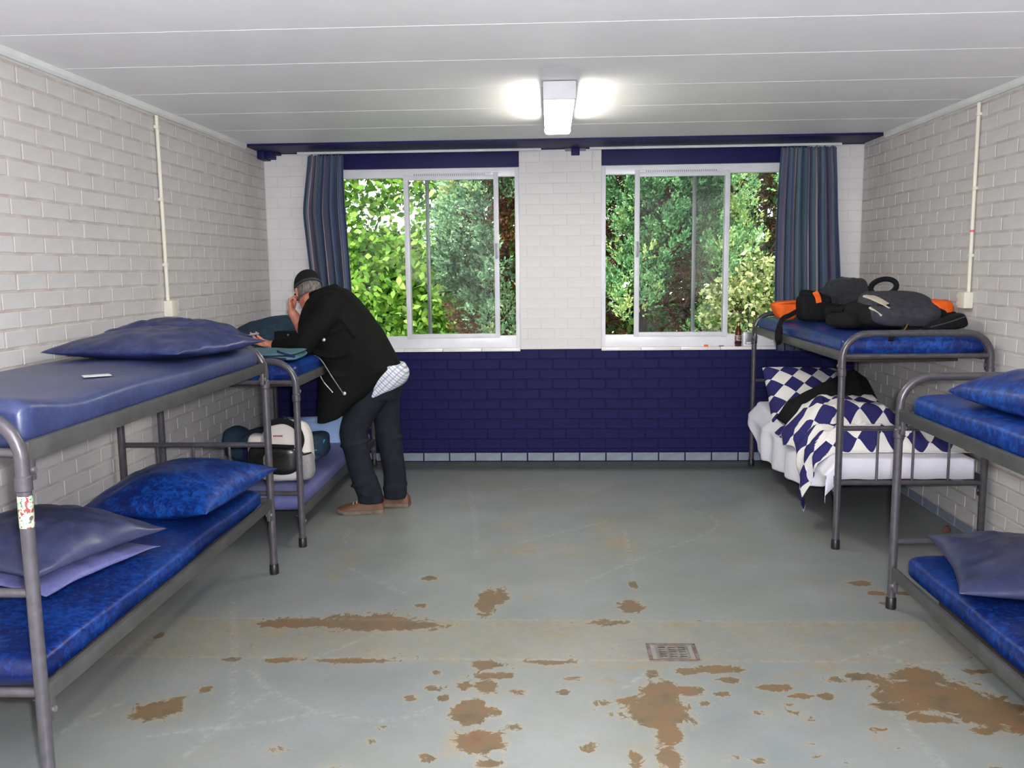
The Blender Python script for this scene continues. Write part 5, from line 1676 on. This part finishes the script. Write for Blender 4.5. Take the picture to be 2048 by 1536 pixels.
    br = MB(); rg = []
    for i in range(8):
        t = i / 7
        w = 0.078 * math.sqrt(1 - 0.55 * t * t)
        row = []
        for k in range(13):
            q = -1 + 2 * k / 12
            row.append(H(w * q, 0.085 * math.sqrt(max(0, 1 - 0.75 * q * q)) + 0.008 + 0.072 * t, 0.034 - 0.018 * t - 0.014 * q * q))
        rg.append(row)
    vv = [p for r in rg for p in r]; ff = [(i * 13 + k, i * 13 + k + 1, (i + 1) * 13 + k + 1, (i + 1) * 13 + k) for i in range(7) for k in range(12)]
    br.add(vv, ff)
    o = sub('brim', br, F_BLACK, cap); md = o.modifiers.new('s', 'SOLIDIFY'); md.thickness = 0.004
    st = MB()
    st.rings([[H(0.0865 * math.cos(a), -0.004 + 0.1150 * math.sin(a), uu) for a in [math.radians(180 + 180 * k / 20) for k in range(21)]] for uu in (0.030, 0.046)], cap=False)
    o = sub('strap', st, F_CHAR, cap); md = o.modifiers.new('s', 'SOLIDIFY'); md.thickness = 0.003
    # ---- jeans
    jm = mat('dark_denim', srgb(31, 35, 44), srgb(23, 26, 33), 16, 0.85, 0.35, 70, spec=0.2)
    j = MB()
    j.rings(slices(HP, lambda z: 5.485, lerp([(0.73, 0.150), (0.92, 0.165)])))
    j.rings(slices(NL, lambda z: 5.425 - 0.01 * (0.8 - z), lerp([(0.06, 0.072), (0.2, 0.066), (0.5, 0.078), (0.8, 0.095)])))
    j.rings(slices(FL_, lambda z: 5.555, lerp([(0.06, 0.072), (0.2, 0.066), (0.5, 0.078), (0.8, 0.095)])))
    for (x, y, z, r, k) in ((-1.245, 5.42, 0.455, 0.088, 0.2), (-1.165, 5.42, 0.13, 0.084, -0.3), (-1.02, 5.555, 0.14, 0.076, 0.2), (-1.195, 5.42, 0.20, 0.080, 0.3), (-1.05, 5.555, 0.46, 0.084, 0.1)):
        P = [(x + r * math.cos(a), y + r * 0.86 * math.sin(a), z + k * r * math.cos(a)) for a in [2 * math.pi * q / 20 for q in range(20)]]
        j.tube(P, 0.010, 6, closed=True)
    child('jeans', j, jm, 0.008, 6)
    # ---- plaid shirt tail below the jacket
    k = NT('plaid_shirt')
    v = k.coords('Object', (1, 1, 1))
    sp = k.n('ShaderNodeSeparateXYZ'); k.l(v, sp.inputs[0])
    def band(o_, per, off, wd):
        fr = k.math('FRACT', k.math('ADD', k.math('MULTIPLY', o_, 1.0 / per), off))
        return k.math('LESS_THAN', fr, wd)
    diag = k.math('ADD', k.math('MULTIPLY', sp.outputs[0], 0.72), k.math('MULTIPLY', sp.outputs[2], 0.70))
    diag2 = k.math('SUBTRACT', k.math('MULTIPLY', sp.outputs[2], 0.72), k.math('MULTIPLY', sp.outputs[0], 0.70))
    c = k.mix(k.math('MULTIPLY', band(diag, 0.032, 0.1, 0.28), 0.55), srgb(214, 218, 224), srgb(96, 116, 150))
    c = k.mix(k.math('MULTIPLY', band(diag2, 0.032, 0.2, 0.26), 0.5), c, srgb(92, 114, 150))
    c = k.mix(k.math('MULTIPLY', band(diag, 0.032, 0.55, 0.12), 0.6), c, srgb(120, 70, 80))
    k.color(c); k.rough(0.85)
    s_ = MB().rings(slices(SH, lambda z: 5.485, lerp([(0.75, 0.160), (0.9, 0.174), (0.96, 0.17)])))
    child('shirt', s_, k.m, 0.008, 4)
    # ---- jacket
    bk = mat('jacket_black', srgb(20, 21, 20), srgb(14, 15, 14), 9, 0.85, 0.35, 24, spec=0.12)
    jk = MB()
    yh = lerp([(0.60, 0.060), (0.66, 0.085), (0.76, 0.115), (0.87, 0.170), (0.93, 0.190), (1.03, 0.205), (1.155, 0.22), (1.296, 0.225), (1.359, 0.215), (1.405, 0.165), (1.443, 0.085)])
    yc = lerp([(0.60, 5.34), (0.76, 5.385), (0.87, 5.44), (0.95, 5.465), (1.44, 5.475)])
    jk.rings(slices(JK[::-1], yc, yh, 2.5, 44))
    limb(jk, [(-1.33, 5.33, 1.335), (-1.36, 5.235, 1.27), (-1.425, 5.20, 1.18), (-1.478, 5.19, 1.105)], [0.085, 0.080, 0.074, 0.066])
    limb(jk, [(-1.472, 5.195, 1.10), (-1.56, 5.235, 1.092), (-1.665, 5.288, 1.092)], [0.062, 0.056, 0.047])
    limb(jk, [(-1.36, 5.62, 1.31), (-1.44, 5.66, 1.20), (-1.530, 5.645, 1.095)], [0.085, 0.074, 0.062])
    # collar
    P = [(-1.425 + 0.078 * math.cos(a), 5.48 + 0.078 * math.sin(a), 1.415 + 0.026 * math.cos(a)) for a in [2 * math.pi * q / 24 for q in range(24)]]
    jk.tube(P, 0.020, 8, closed=True)
    # creases across the back and at the elbow
    for pts, r in (([(-1.50, 5.26, 1.18), (-1.38, 5.245, 1.16), (-1.25, 5.25, 1.20)], 0.012), ([(-1.46, 5.28, 1.05), (-1.34, 5.262, 1.02), (-1.20, 5.26, 1.05)], 0.012),
                   ([(-1.42, 5.28, 0.96), (-1.30, 5.275, 0.90), (-1.16, 5.28, 0.92)], 0.011), ([(-1.33, 5.26, 1.31), (-1.25, 5.25, 1.24), (-1.18, 5.255, 1.14)], 0.012), ([(-1.40, 5.30, 0.83), (-1.36, 5.295, 0.74), (-1.37, 5.29, 0.66)], 0.011)):
        jk.tube(catmull(pts, 5), r, 8)
    jacket = child('jacket', jk, bk, 0.009, 5)
    z1 = MB().tube(catmull([(-1.440, 5.268, 1.030), (-1.395, 5.258, 1.000), (-1.335, 5.258, 0.90), (-1.275, 5.268, 0.80)], 6), 0.0035, 6)
    sub('pocket_zip', z1, mat('zip_metal', srgb(120, 120, 116), None, 10, 0.4, metal=0.4), jacket)
    z2 = MB().tube(catmull([(-1.425, 5.262, 0.965), (-1.395, 5.260, 0.88), (-1.335, 5.266, 0.80)], 6), 0.0035, 6)
    sub('pocket_zip', z2, M['steel_bolt'], jacket)
    for p in ((-1.372, 5.243, 1.127), (-1.262, 5.262, 0.795)):
        m2 = MB(); v, f = superell(0.0115, 0.006, 0.0115, 1, 1, 12, 8); m2.add(place(v, p), f)
        sub('snap_button', m2, mat('snap_silver', srgb(206, 208, 206), None, 8, 0.3, metal=0.5), jacket)
    # ---- shoes
    lea = mat('brown_leather', srgb(112, 72, 48), srgb(84, 52, 36), 12, 0.6, 0.3, 60)
    sol = mat('shoe_sole', srgb(126, 112, 94), srgb(96, 84, 72), 20, 0.8)
    def shoe(hx, hy, ang):
        rows = [(0.0, 0.030, 0.070), (0.02, 0.036, 0.098), (0.06, 0.038, 0.108), (0.10, 0.038, 0.100), (0.14, 0.041, 0.082), (0.19, 0.047, 0.068), (0.24, 0.047, 0.058), (0.28, 0.036, 0.046), (0.298, 0.018, 0.032)]
        ca, sa = math.cos(ang), math.sin(ang)
        up_, so_ = [], []
        for l, w, h in rows:
            up_.append([(hx + ca * l - sa * w * math.cos(a), hy + sa * l + ca * w * math.cos(a), 0.018 + max(0, math.sin(a)) ** 0.8 * (h - 0.018)) for a in [2 * math.pi * q / 20 for q in range(20)]])
            so_.append([(hx + ca * l - sa * (w + 0.004) * x, hy + sa * l + ca * (w + 0.004) * x, z + (0.010 if l > 0.27 else 0)) for x, z in ((-1, 0.002), (1, 0.002), (1.02, 0.024), (-1.02, 0.024))])
        sh = MB().rings(up_)
        o = child('shoe', sh, lea)
        sub('sole', MB().rings(so_), sol, o)
        la = MB()
        for i in range(4):
            l = 0.125 + i * 0.022
            z = 0.092 - i * 0.0075
            la.tube([(hx + ca * l + sa * 0.022, hy + sa * l - ca * 0.022, z - 0.006), (hx + ca * l, hy + sa * l, z + 0.002), (hx + ca * l - sa * 0.022, hy + sa * l + ca * 0.022, z - 0.006)], 0.0035, 6)
        sub('laces', la, F_BEIGE, o)
    shoe(-1.075, 5.43, math.radians(187))
    shoe(-0.930, 5.565, math.radians(172))
build_man()
tag(MB().box(-0.034, 0.034, -0.006, 0.006, -0.058, 0.058, 0.004).build('phone', mat('phone_silver', srgb(150, 158, 172), None, 8, 0.3), None, loc=(-1.865, 5.335, 1.142)), 'small silvery phone held in the open palm over the upper left bunk', 'phone').rotation_euler = (math.radians(70), 0, math.radians(70))
